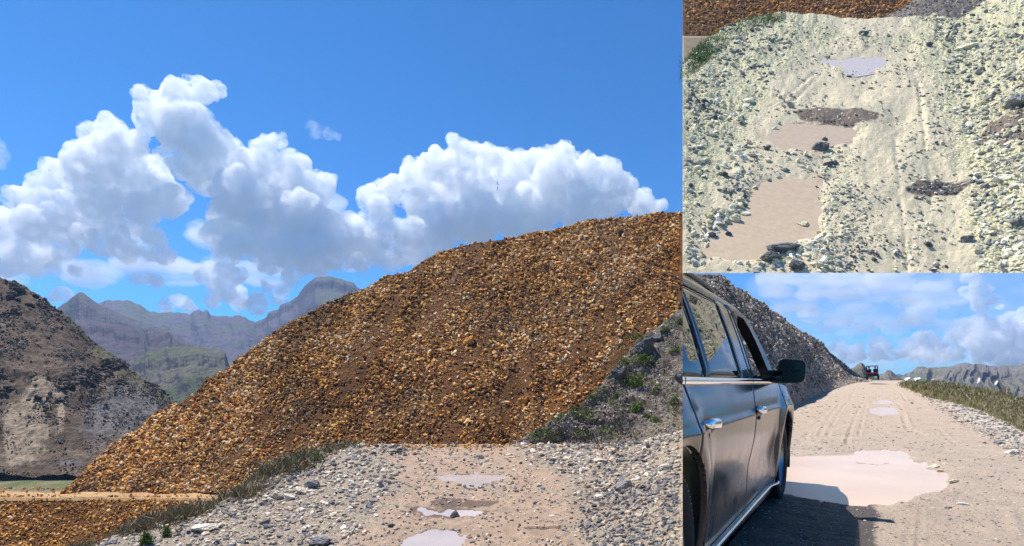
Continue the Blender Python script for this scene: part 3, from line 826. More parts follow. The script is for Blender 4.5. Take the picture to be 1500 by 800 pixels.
d = (d * np.where(pud < 0, np.clip(0.3 + pud / 12, 0.05, 1), np.clip(0.3 + pud / 30, 0, 1)) + np.clip(pud / 12, -1, 1) * 0.28 * s) 

V[..., 2] += d * 1.3
shB = Sheet(V, PX, PY)
PALE = [(0.2, (0.16, 0.15, 0.12)), (0.38, (0.42, 0.39, 0.25)), (0.55, (0.62, 0.57, 0.34)), (0.75, (0.77, 0.71, 0.45)), (0.92, (0.85, 0.81, 0.62))]
m_B = ground_mat('pale_stony_slope', PALE, (0.80, 0.67, 0.45), (0.22, 0.16, 0.11), 1.1, 1.0, (0.60, 0.52, 0.34))
# real width stays inside the pinhole edge at the left: push only along the sight line
ray = V - np.array([0, 0, CH]); shB.V = np.array([0, 0, CH]) + ray
oB = shB.build('steep_stony_road', m_B, {'dirt': dirt, 'wet_and_shade': wet_and_shade}, skirt='ray'); tag(oB, kind='structure')
bm = bmesh.new(); bm.from_mesh(oB.data)      # the slab of road ends in a clean cut where the picture ends; the cut is closed
r = bmesh.ops.bisect_plane(bm, geom=bm.verts[:] + bm.edges[:] + bm.faces[:], dist=1e-4, plane_co=(0, 0, CH), plane_no=Vector((0, 160.0, -800.0)).normalized(), clear_outer=True)
try: bmesh.ops.holes_fill(bm, edges=[e for e in r['geom_cut'] if isinstance(e, bmesh.types.BMEdge)])
except Exception: pass
bm.to_mesh(oB.data); bm.free(); oB.data.update()
m_pudB2 = water_mat('far_puddle_painted_sky', (0.70, 0.61, 0.56), 0.35)  # paler base colour stands in for sky reflection on the tilted water
m_pudB = water_mat('pale_puddle_water', (0.68, 0.51, 0.33), 0.3)
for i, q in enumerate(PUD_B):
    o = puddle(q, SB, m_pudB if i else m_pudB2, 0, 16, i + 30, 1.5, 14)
    n = len(o.data.vertices); Vp = np.empty(n * 3, np.float32); o.data.vertices.foreach_get('co', Vp)
    Vp = Vp.reshape(-1, 3) + (nB * 0.02).astype(np.float32); o.data.vertices.foreach_set('co', Vp.ravel()); o.data.update()
# orange scree behind its crest, with a tan strip of bench at the left
def box_sheet(pa, pb, ya, yb, za, zb_, nc, nr):
    px = np.linspace(pa, pb, nc); t = np.linspace(0, 1, nr)[:, None]
    A = P(px, np.full(nc, float(ya)), za); C = P(px, np.full(nc, float(yb)), zb_)
    V = A[None] * (1 - t[..., None]) + C[None] * t[..., None]
    return Sheet(V, np.broadcast_to(px, V.shape[:2]).copy(), None)
sh = box_sheet(1000, 1350, 54, -30, 300, 350, 200, 60)
sh.V[..., 2] += fbm(sh.V / 16, 4, 61) * 2.0 * np.clip((np.arange(60)[:, None] / 8), 0, 1)
o = sh.build('orange_scree_slope', m_ohill, skirt='ray'); tag(o, kind='structure'); sh.normals_c = sh.normals()
rB = np.random.default_rng(8)
p, nn = scatter_on(sh, 7000, 1, 58, 2, 195, rB); x, y = proj(p); kk = (x > 1002.5); p, nn = p[kk], nn[kk]
rnd = np.clip(rB.beta(1.7, 1.7, len(p)) * 0.85 + 0.1, 0, 1)
o = stones('orange_slope_stones', p, pxsize(p, 2.2, 6.5, rB, 3), nn, m_orock, 12, 1, 0.6, 0.6, 0.15, rnd); tag(o, kind='stuff')
k = NT('tan_slope'); n = k.noise(0.2, 6, 0.65)
mt_ = k.col(k.ramp(n, [(0.3, (0.46, 0.32, 0.17)), (0.7, (0.66, 0.50, 0.30))]), 0.95)
sh = box_sheet(1000, 1100, 110, 53, 285, 300, 60, 20); o = sh.build('tan_bench', mt_, skirt='ray'); tag(o, kind='structure')
# dark slope in the top right corner
TS = [(1288,30),(1320,12),(1335,0),(1360,-18),(1420,-50),(1530,-110)]
TB = [(1288,36),(1340,36),(1400,35),(1450,24),(1530,4)]
def tdisp(sh):
    V = sh.V; v = np.clip(sh.v, 0, 1); h = np.clip((sh.PX - 1288) / 60, 0, 1)
    d = fbm(V / 22, 5, 66) * 4 * h + fbm(V / 5, 4, 67, 0.6, ridged=True) * 1.2 * h
    return np.stack([d * 0, d * 0, d * (sh.v > 0.02)], -1)
shT, oT = ridge('dark_rocky_slope', m_slope, 1288, 1530, TS, TB, lambda p_: np.interp(p_, [1288, 1530], [275, 330]), lambda p_: zB(interp(p_, TB)) * 1.01, 70, 160, tdisp, 1.2)
setattr_f(oT, 'tan', np.clip(1.0 - np.clip(shT.v, 0, 1) * 4, 0, 1) * 0.8)
p, nn = scatter_on(shT, 2200, 0, 68, 2, 157, rB)
o = stones('dark_slope_stones', p, pxsize(p, 1.5, 5, rB, 3), nn, m_rock, 14, 1, 0.5, 0.4, 0.1, np.clip(rB.beta(1.3, 1.6, len(p)), 0, 1)); tag(o, kind='stuff')

# stones over the steep road
PAL_B = [(0.0, (0.09, 0.09, 0.09)), (0.2, (0.23, 0.23, 0.22)), (0.4, (0.43, 0.41, 0.34)), (0.6, (0.66, 0.59, 0.37)), (0.8, (0.80, 0.72, 0.46)), (1.0, (0.85, 0.81, 0.66))]
m_rockB = rock_mat('pale_stone', PAL_B, 0.9)
def densB(px, py):
    l_ = np.interp(py, [0, 60, 100, 180, 250, 400], [1180, 1175, 1150, 1090, 1030, 960]); r_ = np.interp(py, [0, 60, 120, 250, 400], [1330, 1370, 1400, 1420, 1430])
    cl = fbm(np.stack([px / 35, py / 25, px * 0], -1), 4, 88)
    d = np.where((px < l_), 0.6, np.where(px > r_, 0.75, 0.3)) + cl * 0.8
    for (a, b, s1, s2) in ((1090, 330, 40, 22), (1235, 290, 28, 70), (1285, 62, 60, 14), (1190, 55, 28, 20), (1220, 370, 60, 30)):
        d += 0.7 * np.exp(-((px - a) / s1) ** 2 - ((py - b) / s2) ** 2)
    pd = np.full(px.shape, 1e9)
    for q in PUD_B: pd = np.minimum(pd, pdist(px, py, q, 1.5))
    d = np.where(pd < 1.5, 0.0, d)
    d = np.where((px < 1004) | (py > 452), 0, d)
    return np.clip(d, 0, 1)
p, nn, x, y = grid_scatter(shB, None, 0, 0, 42000, rB, densB)
xq, yq = proj(p); kk = (yq < 398.2) & (xq > 1002.5); p, nn, x, y = p[kk], nn[kk], x[kk], y[kk]
blue = (x < 1100) | (x > 1400) | ((x > 1200) & (x < 1270))
rnd = np.clip(rB.beta(1.1, 1.2, len(p)) + fbm(np.stack([x / 60, y / 40, x * 0], -1), 3, 6) * 0.40 + 0.06, 0, 1)
psc = np.interp(y, [0, 100, 400], [0.55, 0.75, 1.05]) * np.where((x > np.interp(y, [0, 100, 400], [1180, 1150, 1230])) & (x < np.interp(y, [0, 120, 400], [1330, 1390, 1430])), 0.62, 1.0)
o = stones('pale_road_stones', p, pxsize(p, 1.4, 14, rB, 4.6) * psc, nn, m_rockB, 15, 1, 0.45, 0.3, 0.1, rnd); tag(o, kind='stuff')
# dark clods of two torn patches
for poly, nm in (([(1170,168),(1190,165),(1240,166),(1285,172),(1280,180),(1240,186),(1200,180),(1175,176)], 220), ([(1328,281),(1345,271),(1380,269),(1422,275),(1400,285),(1350,287)], 140)):
    a = np.array(poly); xx = rB.uniform(a[:, 0].min(), a[:, 0].max(), nm * 3); yy = rB.uniform(a[:, 1].min(), a[:, 1].max(), nm * 3)
    kk = inpoly(xx, yy, poly); p = SB(xx[kk], yy[kk]) + nB * 0.15
    o = stones('dark_gravel_patch', p, pxsize(p, 2, 5, rB, 2), np.tile(nB, (len(p), 1)), m_rock, 16, 1, 0.5, 0.4, 0.1, rB.uniform(0, 0.22, len(p))); tag(o, kind='stuff')
# grass on its left shoulder
N = 3600; t = rB.uniform(0, 1, N); xx = 1000 + 145 * t; yy = interp(xx, B_TOP) + np.interp(xx, [1000, 1060, 1145], [26, 24, 6]) * rB.uniform(-0.15, 1.0, N)
kk = xx > 1004; p = SB(xx[kk], yy[kk])
o = blades('shoulder_grass', p, rB.uniform(0.6, 1.6, len(p)), m_green, 17, per=8, spread=0.8, width=0.07); tag(o, kind='stuff')
# ================================================================== HIGH TRACK (lower right picture): level road, parked car, bank and verge
CT = [(557.6, 92), (561, 80), (567, 66), (575, 51), (585, 36.6), (595, 26.5), (606, 20)]
def zC(py):
    py = np.asarray(py, float)
    far = np.interp(py, [a for a, b in CT], [b for a, b in CT])
    return np.where(py > 606, F * CH / np.maximum(py - HY, 1), far)
def SCf(px, py): return P(px, py, zC(py))
PUD_C = [[(1140,700),(1150,672),(1158,669),(1200,667),(1235,666),(1262,661),(1295,660),(1325,664),(1345,672),(1360,682),(1385,692),(1395,703),(1392,715),(1370,722),(1345,728),(1330,736),(1300,742),(1260,742),(1210,736),(1165,728),(1145,722)],
         [(1277,589),(1295,587),(1312,588),(1316,590),(1300,592),(1280,592)],
         [(1275,600),(1300,596),(1316,601),(1318,608),(1290,610),(1278,607)]]
rowsy = np.concatenate([np.linspace(557.6, 606, 90), np.linspace(607, 812, 300), np.geomspace(820, 3600, 60)])
colsx = np.concatenate([np.linspace(1000, 1520, 500), np.geomspace(1530, 4000, 70)])
PX, PY = np.meshgrid(colsx, rowsy)
V = SCf(PX, PY)
pud = np.full(PX.shape, 1e9)
for i, q in enumerate(PUD_C): pud = np.minimum(pud, pdist(PX, PY, q, 2.2) * (1 if i == 0 else 2.5))
pud = pud + fbm(np.stack([PX / 20, PY / 8, PX * 0], -1), 4, 22) * 9 + fbm(np.stack([PX / 5, PY / 2.5, PX * 0], -1), 3, 23) * 2.5
sc = (PY - 556) / 130
dirt = np.clip(0.98 - np.clip((PX - np.interp(PY, [558, 575, 600, 640, 700, 800], [1322, 1345, 1372, 1440, 1545, 1700])) / (25 + sc * 30), 0, 1) * 0.9, 0, 1)
dirt = np.minimum(dirt, np.clip((PX - np.interp(PY, [558, 575, 590, 610, 640], [1262, 1235, 1200, 1165, 1120])) / 30 + 0.6, 0.6, 1))
dirt -= 0.35 * np.exp(-((PX - 1190) / 60) ** 2 - ((PY - 655) / 9) ** 2) + 0.3 * np.exp(-((PX - 1350) / 30) ** 2 - ((PY - 655) / 8) ** 2)
d = fbm(V / 1.6, 4, 71) * 0.035 + fbm(V / 0.35, 4, 72) * 0.016 + fbm(V / 0.09, 3, 73) * 0.008
def rut(pts, wd, dep, tread=0.0):
    """a wheel track pressed in the mud through frame points pts"""
    global d
    ys = [a[1] for a in pts]; xs = [a[0] for a in pts]
    cx = np.interp(PY, ys, xs); ww = np.interp(PY, ys, np.linspace(wd[0], wd[1], len(ys)))
    on = np.clip((PY - ys[0]) / 4, 0, 1) * np.clip((ys[-1] - PY) / 4, 0, 1)
    g_ = np.exp(-((PX - cx) / ww) ** 2)
    lip = np.exp(-((np.abs(PX - cx) - ww * 1.7) / (ww * 0.6)) ** 2)
    t_ = 1 + tread * np.sin(zC(PY) * 42 + (PX - cx) / ww * 3)
    d += on * (-dep * g_ * t_ + dep * 0.5 * lip) * 0.7 * np.clip(0.55 + 1.4 * fbm(V / 0.7, 3, int(xs[0])), 0, 1.2)
    return on * g_
tr = rut([(1232,590),(1215,610),(1200,640),(1192,650)], (2, 4), 0.035)
tr = np.maximum(tr, rut([(1240,590),(1226,610),(1212,640),(1206,650)], (2, 3.5), 0.035))
tr = np.maximum(tr, rut([(1262,590),(1252,615),(1243,640),(1240,655)], (2, 4), 0.03))
tr = np.maximum(tr, rut([(1270,590),(1264,615),(1258,640),(1255,650)], (2, 3), 0.03))
tr = np.maximum(tr, rut([(1222,592),(1196,620),(1176,645)], (2, 4), 0.025))
tr = np.maximum(tr, rut([(1311,580),(1320,600),(1328,625),(1332,632)], (2, 5), 0.05))
tr = np.maximum(tr, rut([(1302,565),(1318,575),(1330,590)], (1.5, 2), 0.08))
tr = np.maximum(tr, rut([(1260,562),(1250,575),(1245,590)], (2, 3), 0.06))
tr = np.maximum(tr, rut([(1330,630),(1350,638),(1375,642)], (6, 8), 0.03, 0.7))
tr = np.maximum(tr, rut([(1370,625),(1385,640),(1402,655)], (3, 4), 0.02, 0.5))
tr = np.maximum(tr, rut([(1460,735),(1468,760),(1480,800),(1490,830)], (11, 14), 0.014, 0.9))
tr = np.maximum(tr, rut([(1490,730),(1502,760),(1512,800)], (9, 14), 0.014, 0.9))
tr = np.maximum(tr, rut([(1335,750),(1330,780),(1326,812)], (5, 6), 0.010, 0.6))
tr = np.maximum(tr, rut([(1350,745),(1348,780),(1346,812)], (4, 6), 0.008, 0.6))
d = d * np.clip(0.3 + np.abs(pud) / 40, 0, 1) + np.clip(pud / 14, -1, 1) * 0.022
V[..., 2] += d
V[..., 2] -= np.where((PX > 1330), np.clip((np.interp(PX, [1318, 1332, 1362, 1377, 1420, 1442, 1470, 1500, 1540, 1700, 4000], [562, 570, 584, 586, 598, 606, 620, 636, 654, 720, 1600]) - 6 - PY) / 8, 0, 1) * zC(PY) * 0.35, 0)
wet_and_shade = np.clip(0.8 - pud / 22, 0, 1) * 0.30 + tr * 0.16
wet_and_shade = np.maximum(wet_and_shade, 1.3 * np.clip((1300 - PX) / 40, 0, 1) * np.clip((PY - 728) / 10, 0, 1))  # car's cast shadow deepened in the mud colour, along with damp ground there
shC = Sheet(V, PX, PY)
RUBC = [(0.18, (0.16, 0.145, 0.13)), (0.36, (0.34, 0.30, 0.27)), (0.55, (0.50, 0.44, 0.37)), (0.75, (0.64, 0.58, 0.50)), (0.9, (0.74, 0.70, 0.64))]
m_C = ground_mat('pinkish_mud_track', RUBC, (0.50, 0.39, 0.295), (0.10, 0.082, 0.07), 6.0, 0.9, (0.38, 0.30, 0.23))
V0 = shC.V
oC = shC.build('muddy_track', m_C, {'dirt': dirt, 'wet_and_shade': wet_and_shade}); tag(oC, kind='structure')
# earth face under the left edge of this upper level
e = V0[:, 0]; dn = np.linspace(0, 1, 20)
W = np.stack([e * 1.0 - np.array([0, 0, 1.0]) * 5.5 * t for t in dn], 1)
W[:, 1:, 0] += 0.25 * np.abs(fbm(W[:, 1:] / 0.8, 4, 75)) ; W[..., 0] += 0.0
o = mesh_np('earth_bank', W.reshape(-1, 3), grid_faces(*W.shape[:2]), m_C, smooth=True); tag(o, kind='structure')
# the ground goes on behind the viewer
xs = np.linspace(0.15, 40, 60); ys = np.linspace(-30, 0.26, 60); X, Y = np.meshgrid(xs, ys); Z = fbm(np.stack([X, Y, X * 0], -1) / 1.6, 4, 71) * 0.03 - 0.01
o = mesh_np('muddy_track', np.stack([X, Y, Z], -1).reshape(-1, 3), grid_faces(60, 60), m_C, smooth=True, attrs={'dirt': np.ones(3600)}); tag(o, kind='structure')
m_pudC = water_mat('milky_puddle_water', (0.66, 0.48, 0.36), 0.22)
for i, q in enumerate(PUD_C): puddle(q, SCf, m_pudC, 0.0, 24 if i == 0 else 6, i + 50, 2.2, 16)

# ---- scree bank on the left behind the car
HC = [(1000,401),(1050,402),(1060,407),(1075,416),(1100,433),(1125,451),(1150,469),(1175,486),(1198,499),(1204,502),(1209,508),(1215,516),(1235,532),(1250,545),(1262,553),(1278,558)]
HB = [(1000,650),(1100,625),(1150,606),(1180,590),(1205,578),(1225,570),(1250,562),(1278,559)]
def hzb(px): return zC(interp(px, HB))
def hzc(px):
    yc = interp(px, HC); yb = interp(px, HB); zb = hzb(px)
    return zb * np.interp(px, [1000, 1100, 1150, 1200, 1235, 1260, 1278], [2.2, 2.4, 2.5, 2.2, 1.75, 1.3, 1.03])
k = NT('grey_brown_scree')
n1 = k.noise(0.5, 7, 0.68); n3 = k.noise(5, 6, 0.75)
c = k.ramp(n1, [(0.34, (0.24, 0.19, 0.15)), (0.5, (0.36, 0.295, 0.235)), (0.66, (0.48, 0.40, 0.33))])
c = k.mix(k.mr(k.math('ADD', k.attr('tan'), k.mr(n1, 0.3, 0.7, -0.25, 0.25)), 0.4, 0.7), c, (0.50, 0.41, 0.33))
c = k.mix(k.mr(n3, 0.42, 0.62, 0.7, 0), c, (0.07, 0.055, 0.045))
k.bump(n3, 1.0, 0.15)
m_bankC = k.col(c, 0.95)
def cdisp(sh):
    V = sh.V; v = np.clip(sh.v, 0, 1)
    d = fbm(V / 3.0, 5, 81) * 0.35 + fbm(V / 0.7, 3, 82) * 0.08
    h = np.clip((1278 - sh.PX) / 60, 0.02, 1) * np.clip(v * 5, 0, 1) * np.clip((sh.PX - 1000) / 8 + (sh.v < 0.95), 0, 1)
    h = np.where((sh.PX < 1052) & (sh.v > 0.9), 0, h)
    t = (d + np.sin(np.pi * v) * 0.15) * h
    return np.stack([t * 0, t * 0, t], -1)
shH, oH = ridge('grey_scree_bank', m_bankC, 1000, 1278, HC, HB, hzc, hzb, 170, 300, cdisp, 1.4)
setattr_f(oH, 'tan', np.clip(1.15 - np.clip(shH.v, 0, 1) * np.interp(shH.PX, [1000, 1278], [5.5, 3.5]), 0, 1))
rC = np.random.default_rng(21)
p, nn = scatter_on(shH, 20000, 3, 167, 12, 297, rC); x, y = proj(p); vv = None
kk = (x > 1030) & (y > 404) & ((y < interp(x, HB) - 14) | (rC.uniform(0, 1, len(p)) < 0.35)); p, nn, x, y = p[kk], nn[kk], x[kk], y[kk]
rnd = np.clip(rC.beta(1.5, 1.9, len(p)) * 0.9 + fbm(np.stack([x / 20, y / 14, x * 0], -1), 3, 6) * 0.25, 0, 1)
PALC = [(0.0, (0.09, 0.07, 0.06)), (0.3, (0.24, 0.195, 0.155)), (0.55, (0.40, 0.335, 0.27)), (0.8, (0.56, 0.49, 0.41)), (1.0, (0.74, 0.69, 0.61))]
m_rockC = rock_mat('grey_brown_stone', PALC, 4.0)
psc = np.interp(x, [1050, 1280], [1.1, 0.6])
o = stones('scree_stones', p, pxsize(p, 1.8, 8.0, rC, 3) * psc, nn, m_rockC, 22, 1, 0.45, 0.6, 0.05, rnd); tag(o, kind='stuff')

# ---- grassy verge and drop on the right
VT = [(1318,561),(1330,561),(1352,561),(1375,562),(1400,565),(1425,570),(1445,574),(1462,578),(1480,582),(1500,586),(1540,596),(1700,640)]
VB = [(1318,562),(1332,570),(1362,584),(1377,586),(1420,598),(1442,606),(1470,620),(1500,636),(1540,654),(1700,720)]
def vzb(px): return zC(interp(px, VB))
k = NT('heath_verge')
n1 = k.noise(0.5, 7, 0.66); n2 = k.noise(0.15, 4, 0.6); n3 = k.noise(6, 6, 0.75)
c = k.ramp(k.math('ADD', k.math('MULTIPLY', n1, 0.5), k.math('MULTIPLY', n2, 0.5)), [(0.36, (0.24, 0.185, 0.13)), (0.5, (0.25, 0.21, 0.12)), (0.58, (0.19, 0.20, 0.08)), (0.68, (0.29, 0.235, 0.165))])
c = k.mix(k.mr(n3, 0.42, 0.66, 0.6, 0), c, (0.035, 0.035, 0.02)); k.bump(n3, 1.0, 0.15)
m_verge = k.col(c, 0.95)
def vdisp(sh):
    V = sh.V; v = np.clip(sh.v, 0, 1); h = np.clip((sh.PX - 1318) / 40, 0, 1)
    d = (fbm(V / 2.5, 4, 84) * 0.22 + fbm(V / 0.6, 3, 85) * 0.07 + np.sin(np.pi * v) * 0.25) * h * np.clip(v * 6, 0, 1)
    return np.stack([d * 0, d * 0, d], -1)
shV, oV = ridge('heath_verge', m_verge, 1318, 1700, VT, VB, lambda p_: vzb(p_) * np.interp(p_, [1318, 1360, 1500, 1700], [1.02, 1.5, 1.55, 1.6]), vzb, 80, 300, vdisp, 1.6)
p, nn = scatter_on(shV, 6000, 4, 79, 6, 210, rC); x, y = proj(p)
m_heath = leaf_mat('heath_tufts', [(0.0, (0.11, 0.13, 0.045)), (0.35, (0.19, 0.20, 0.07)), (0.6, (0.28, 0.225, 0.13)), (1.0, (0.42, 0.34, 0.24))])
o = blades('heath_grass', p, rC.uniform(0.05, 0.14, len(p)) * p[:, 1] / 20 + 0.02, m_heath, 23, per=5, spread=0.9, width=0.09); tag(o, kind='stuff')

# ---- stones on the high track
def densC(px, py):
    edge = np.interp(py, [558, 575, 600, 640, 700, 800], [1332, 1350, 1385, 1452, 1550, 1700])
    b = interp(px, VB)
    d = np.where((px > edge - 18) & (py > b - 1), 0.95, 0.16)
    d = np.where((py < 600) & (px < 1235) & (px > 1150), 0.35, d)
    for (a, bb, s1, s2, w_) in ((1200, 655, 55, 10, .5), (1350, 655, 30, 10, .4), (1370, 690, 28, 14, .35), (1400, 730, 60, 12, .12), (1340, 745, 20, 6, .3), (1180, 600, 25, 10, .4)):
        d = d + w_ * np.exp(-((px - a) / s1) ** 2 - ((py - bb) / s2) ** 2)
    pd = pdist(px, py, PUD_C[0], 2.2); d = np.where(pd < 2, 0, d)
    return np.where((px < 1006) | (py > 812) | (px > 1530), 0, d)
p, nn, x, y = grid_scatter(shC, None, 0, 0, 60000, rC, densC)
rnd = np.clip(rC.beta(1.3, 1.0, len(p)) + fbm(np.stack([x / 30, y / 14, x * 0], -1), 3, 6) * 0.3, 0, 1)
psc = np.where(x > np.interp(y, [558, 575, 600, 640, 700], [1325, 1340, 1375, 1440, 1540]), 1.0, 0.5) * np.interp(y, [560, 600, 700], [0.5, 0.9, 1.3])
o = stones('pale_track_stones', p, pxsize(p, 1.5, 7.5, rC, 3.2) * psc, nn, m_rock, 24, 1, 0.4, 0.25, 0.1, rnd); tag(o, kind='stuff')
# ================================================================== PARKED CAR
TH = math.atan(512 / 800.0)
UX, UY = math.sin(TH), math.cos(TH)
def W3(s, t, z):
    """car frame: s forward, t to the right, z up"""
    s = np.asarray(s, float); t = np.asarray(t, float); z = np.asarray(z, float)
    s, t, z = np.broadcast_arrays(s, t, z)
    return np.stack([UX * s + UY * t, UY * s - UX * t, z], -1)
def pm(name, col, metal=0.0, rough=0.3, coat=0.0, spec=0.5, trans=0.0, flake=False):
    k = NT(name); k.col(col, rough); b = k.b
    b.inputs['Metallic'].default_value = metal; b.inputs['Coat Weight'].default_value = coat
    b.inputs['Coat Roughness'].default_value = 0.03
    b.inputs['Specular IOR Level'].default_value = spec; b.inputs['Transmission Weight'].default_value = trans
    n = k.noise(6, 4, 0.6); k.l(k.mr(n, 0.3, 0.7, rough * 0.85, rough * 1.2), b.inputs['Roughness'])
    if coat:
        d = k.noise(3.0, 6, 0.7)   # a thin film of road dust, heavier low down
        sp = k.n('ShaderNodeSeparateXYZ'); k.l(k.pos.outputs['Position'], sp.inputs[0])
        f = k.math('MULTIPLY', k.mr(sp.outputs[2], 0.15, 0.8, 0.8, 0.06), k.mr(d, 0.35, 0.7, 0.2, 1))
        c = k.mix(f, col, (0.30, 0.24, 0.19)); k.l(c, b.inputs['Base Color'])
        k.l(k.math('ADD', k.mr(n, 0.3, 0.7, rough * 0.85, rough * 1.2), k.math('MULTIPLY', f, 0.5)), b.inputs['Roughness'])
    return k.m
m_paint = pm('graphite_paint', (0.022, 0.019, 0.017), 0.0, 0.14, 0.12, 0.5)
m_paint.node_tree.nodes['Principled BSDF'].inputs['Specular Tint'].default_value = (1.0, 0.84, 0.72, 1)
m_black = pm('black_trim', (0.012, 0.012, 0.013), 0.0, 0.28)
m_chrome = pm('chrome', (0.82, 0.83, 0.85), 1.0, 0.08)
m_glass = pm('tinted_glass', (0.004, 0.005, 0.007), 0.0, 0.02, 0, 0.4)
m_tyre = pm('tyre_rubber', (0.022, 0.021, 0.02), 0.0, 0.75, 0, 0.3)
m_rim = pm('grey_rim', (0.35, 0.35, 0.36), 0.9, 0.3)
m_inner = pm('dark_interior', (0.02, 0.019, 0.018), 0.0, 0.7, 0, 0.3)
m_beige = pm('beige_interior', (0.30, 0.23, 0.17), 0.0, 0.6, 0, 0.3)
m_mirror = pm('mirror_glass', (0.015, 0.014, 0.013), 0.0, 0.08, 0, 0.25)
CAR_PARTS = []
def cutcar(o):
    """the car is built only as far as the photograph reaches: planes at the picture edge, cut faces closed"""
    bm = bmesh.new(); bm.from_mesh(o.data)
    for no in (Vector((800.0, -250.0, 0)).normalized(), Vector((0, 800 * 0.0 + 160.0, -800.0)).normalized()):
        co_ = Vector((0, 0, CH))
        g_ = bm.verts[:] + bm.edges[:] + bm.faces[:]
        r = bmesh.ops.bisect_plane(bm, geom=g_, dist=1e-5, plane_co=co_, plane_no=-no, clear_outer=True, clear_inner=False)
        ed = [e for e in r['geom_cut'] if isinstance(e, bmesh.types.BMEdge)]
        if o.get('_cap') and ed:
            try: bmesh.ops.holes_fill(bm, edges=ed)
            except Exception: pass
    n = len(bm.verts); bm.to_mesh(o.data); bm.free(); o.data.update()
    return n
def cgrid(name, A, mat, parent, smooth=True, thick=0.0, cap=False):
    A = np.asarray(A, float); nr, nc = A.shape[:2]
    o = mesh_np(name, A.reshape(-1, 3), grid_faces(nr, nc), mat, parent, smooth)
    CAR_PARTS.append(o); return o
def clathe(name, prof, centre, axis, mat, parent, n=48):
    """prof = (radius, offset along axis) pairs"""
    ax = np.array(axis, float); ax /= np.linalg.norm(ax)
    up = np.array([0, 0, 1.0]); fw = np.cross(ax, up); fw /= np.linalg.norm(fw); up = np.cross(fw, ax)
    a = np.linspace(0, 2 * pi, n + 1)
    V = np.array([[np.array(centre) + ax * h + (fw * cos(b) + up * sin(b)) * r for b in a] for r, h in prof])
    return cgrid(name, V, mat, parent)
def cbox(name, s0, s1, t0, t1, z0, z1, mat, parent, bev=0.01, seg=3):
    bm = bmesh.new(); bmesh.ops.create_cube(bm, size=1)
    for v in bm.verts:
        p = W3(s0 + (s1 - s0) * (v.co.x + .5), t0 + (t1 - t0) * (v.co.y + .5), z0 + (z1 - z0) * (v.co.z + .5)); v.co = Vector(p)
    bmesh.ops.bevel(bm, geom=bm.edges[:], offset=bev, segments=seg, affect='EDGES', profile=0.6)
    bmesh.ops.recalc_face_normals(bm, faces=bm.faces[:])
    me = bpy.data.meshes.new(name); bm.to_mesh(me); bm.free(); me.materials.append(mat)
    for p in me.polygons: p.use_smooth = True
    o = bpy.data.objects.new(name, me); COL.objects.link(o); o.parent = parent; CAR_PARTS.append(o); return o
def emp(name, loc=(0, 0, 0)):
    o = bpy.data.objects.new(name, None); COL.objects.link(o); o.location = loc; o.empty_display_size = 0.3; return o
CARO = emp('parked_car')
tag(CARO, 'dark graphite large car with chrome door handles parked beside the puddle', 'car')

# body side: outward position t as a function of height, and bulge over the wheels
ZT = [0.20, 0.24, 0.30, 0.38, 0.48, 0.62, 0.76, 0.86, 0.925, 0.96, 1.02, 1.09, 1.14]
TT = [-0.735, -0.705, -0.685, -0.672, -0.66, -0.643, -0.628, -0.622, -0.618, -0.63, -0.640, -0.655, -0.668]
FWS, RWS = 5.96, 2.22
def tside(s, z):
    t = np.interp(z, ZT, TT)
    for c in (FWS, RWS):
        r = np.hypot(s - c, (z - 0.42) * 0.9)
        t = t + 0.035 * np.exp(-((r - 0.50) / 0.13) ** 2)
    t = t - 0.05 * np.clip((s - 6.3) / 0.7, 0, 1) ** 2 * 3.2 - 0.02 * np.exp(-((z - 0.55) / 0.16) ** 2) * ((s > 2.9) & (s < 5.4))
    return t
S1 = lambda z: 2.44 + 0.02 * np.sin((z - 0.2) * 3) - 0.0 * z
S2 = lambda z: np.interp(z, [0.2, 0.3, 0.5, 0.9, 1.14], [4.08, 4.10, 4.12, 4.14, 4.26])
S3 = lambda z: np.interp(z, [0.2, 0.4, 0.6, 0.9, 1.14], [5.40, 5.44, 5.50, 5.66, 5.72])
S4 = lambda z: np.interp(z, [0.2, 0.5, 0.8, 1.0, 1.14], [6.95, 7.05, 7.06, 6.98, 6.75])
def hood(s): return np.interp(s, [5.5, 5.8, 6.3, 6.8, 7.0], [1.15, 1.135, 1.10, 1.04, 0.98])
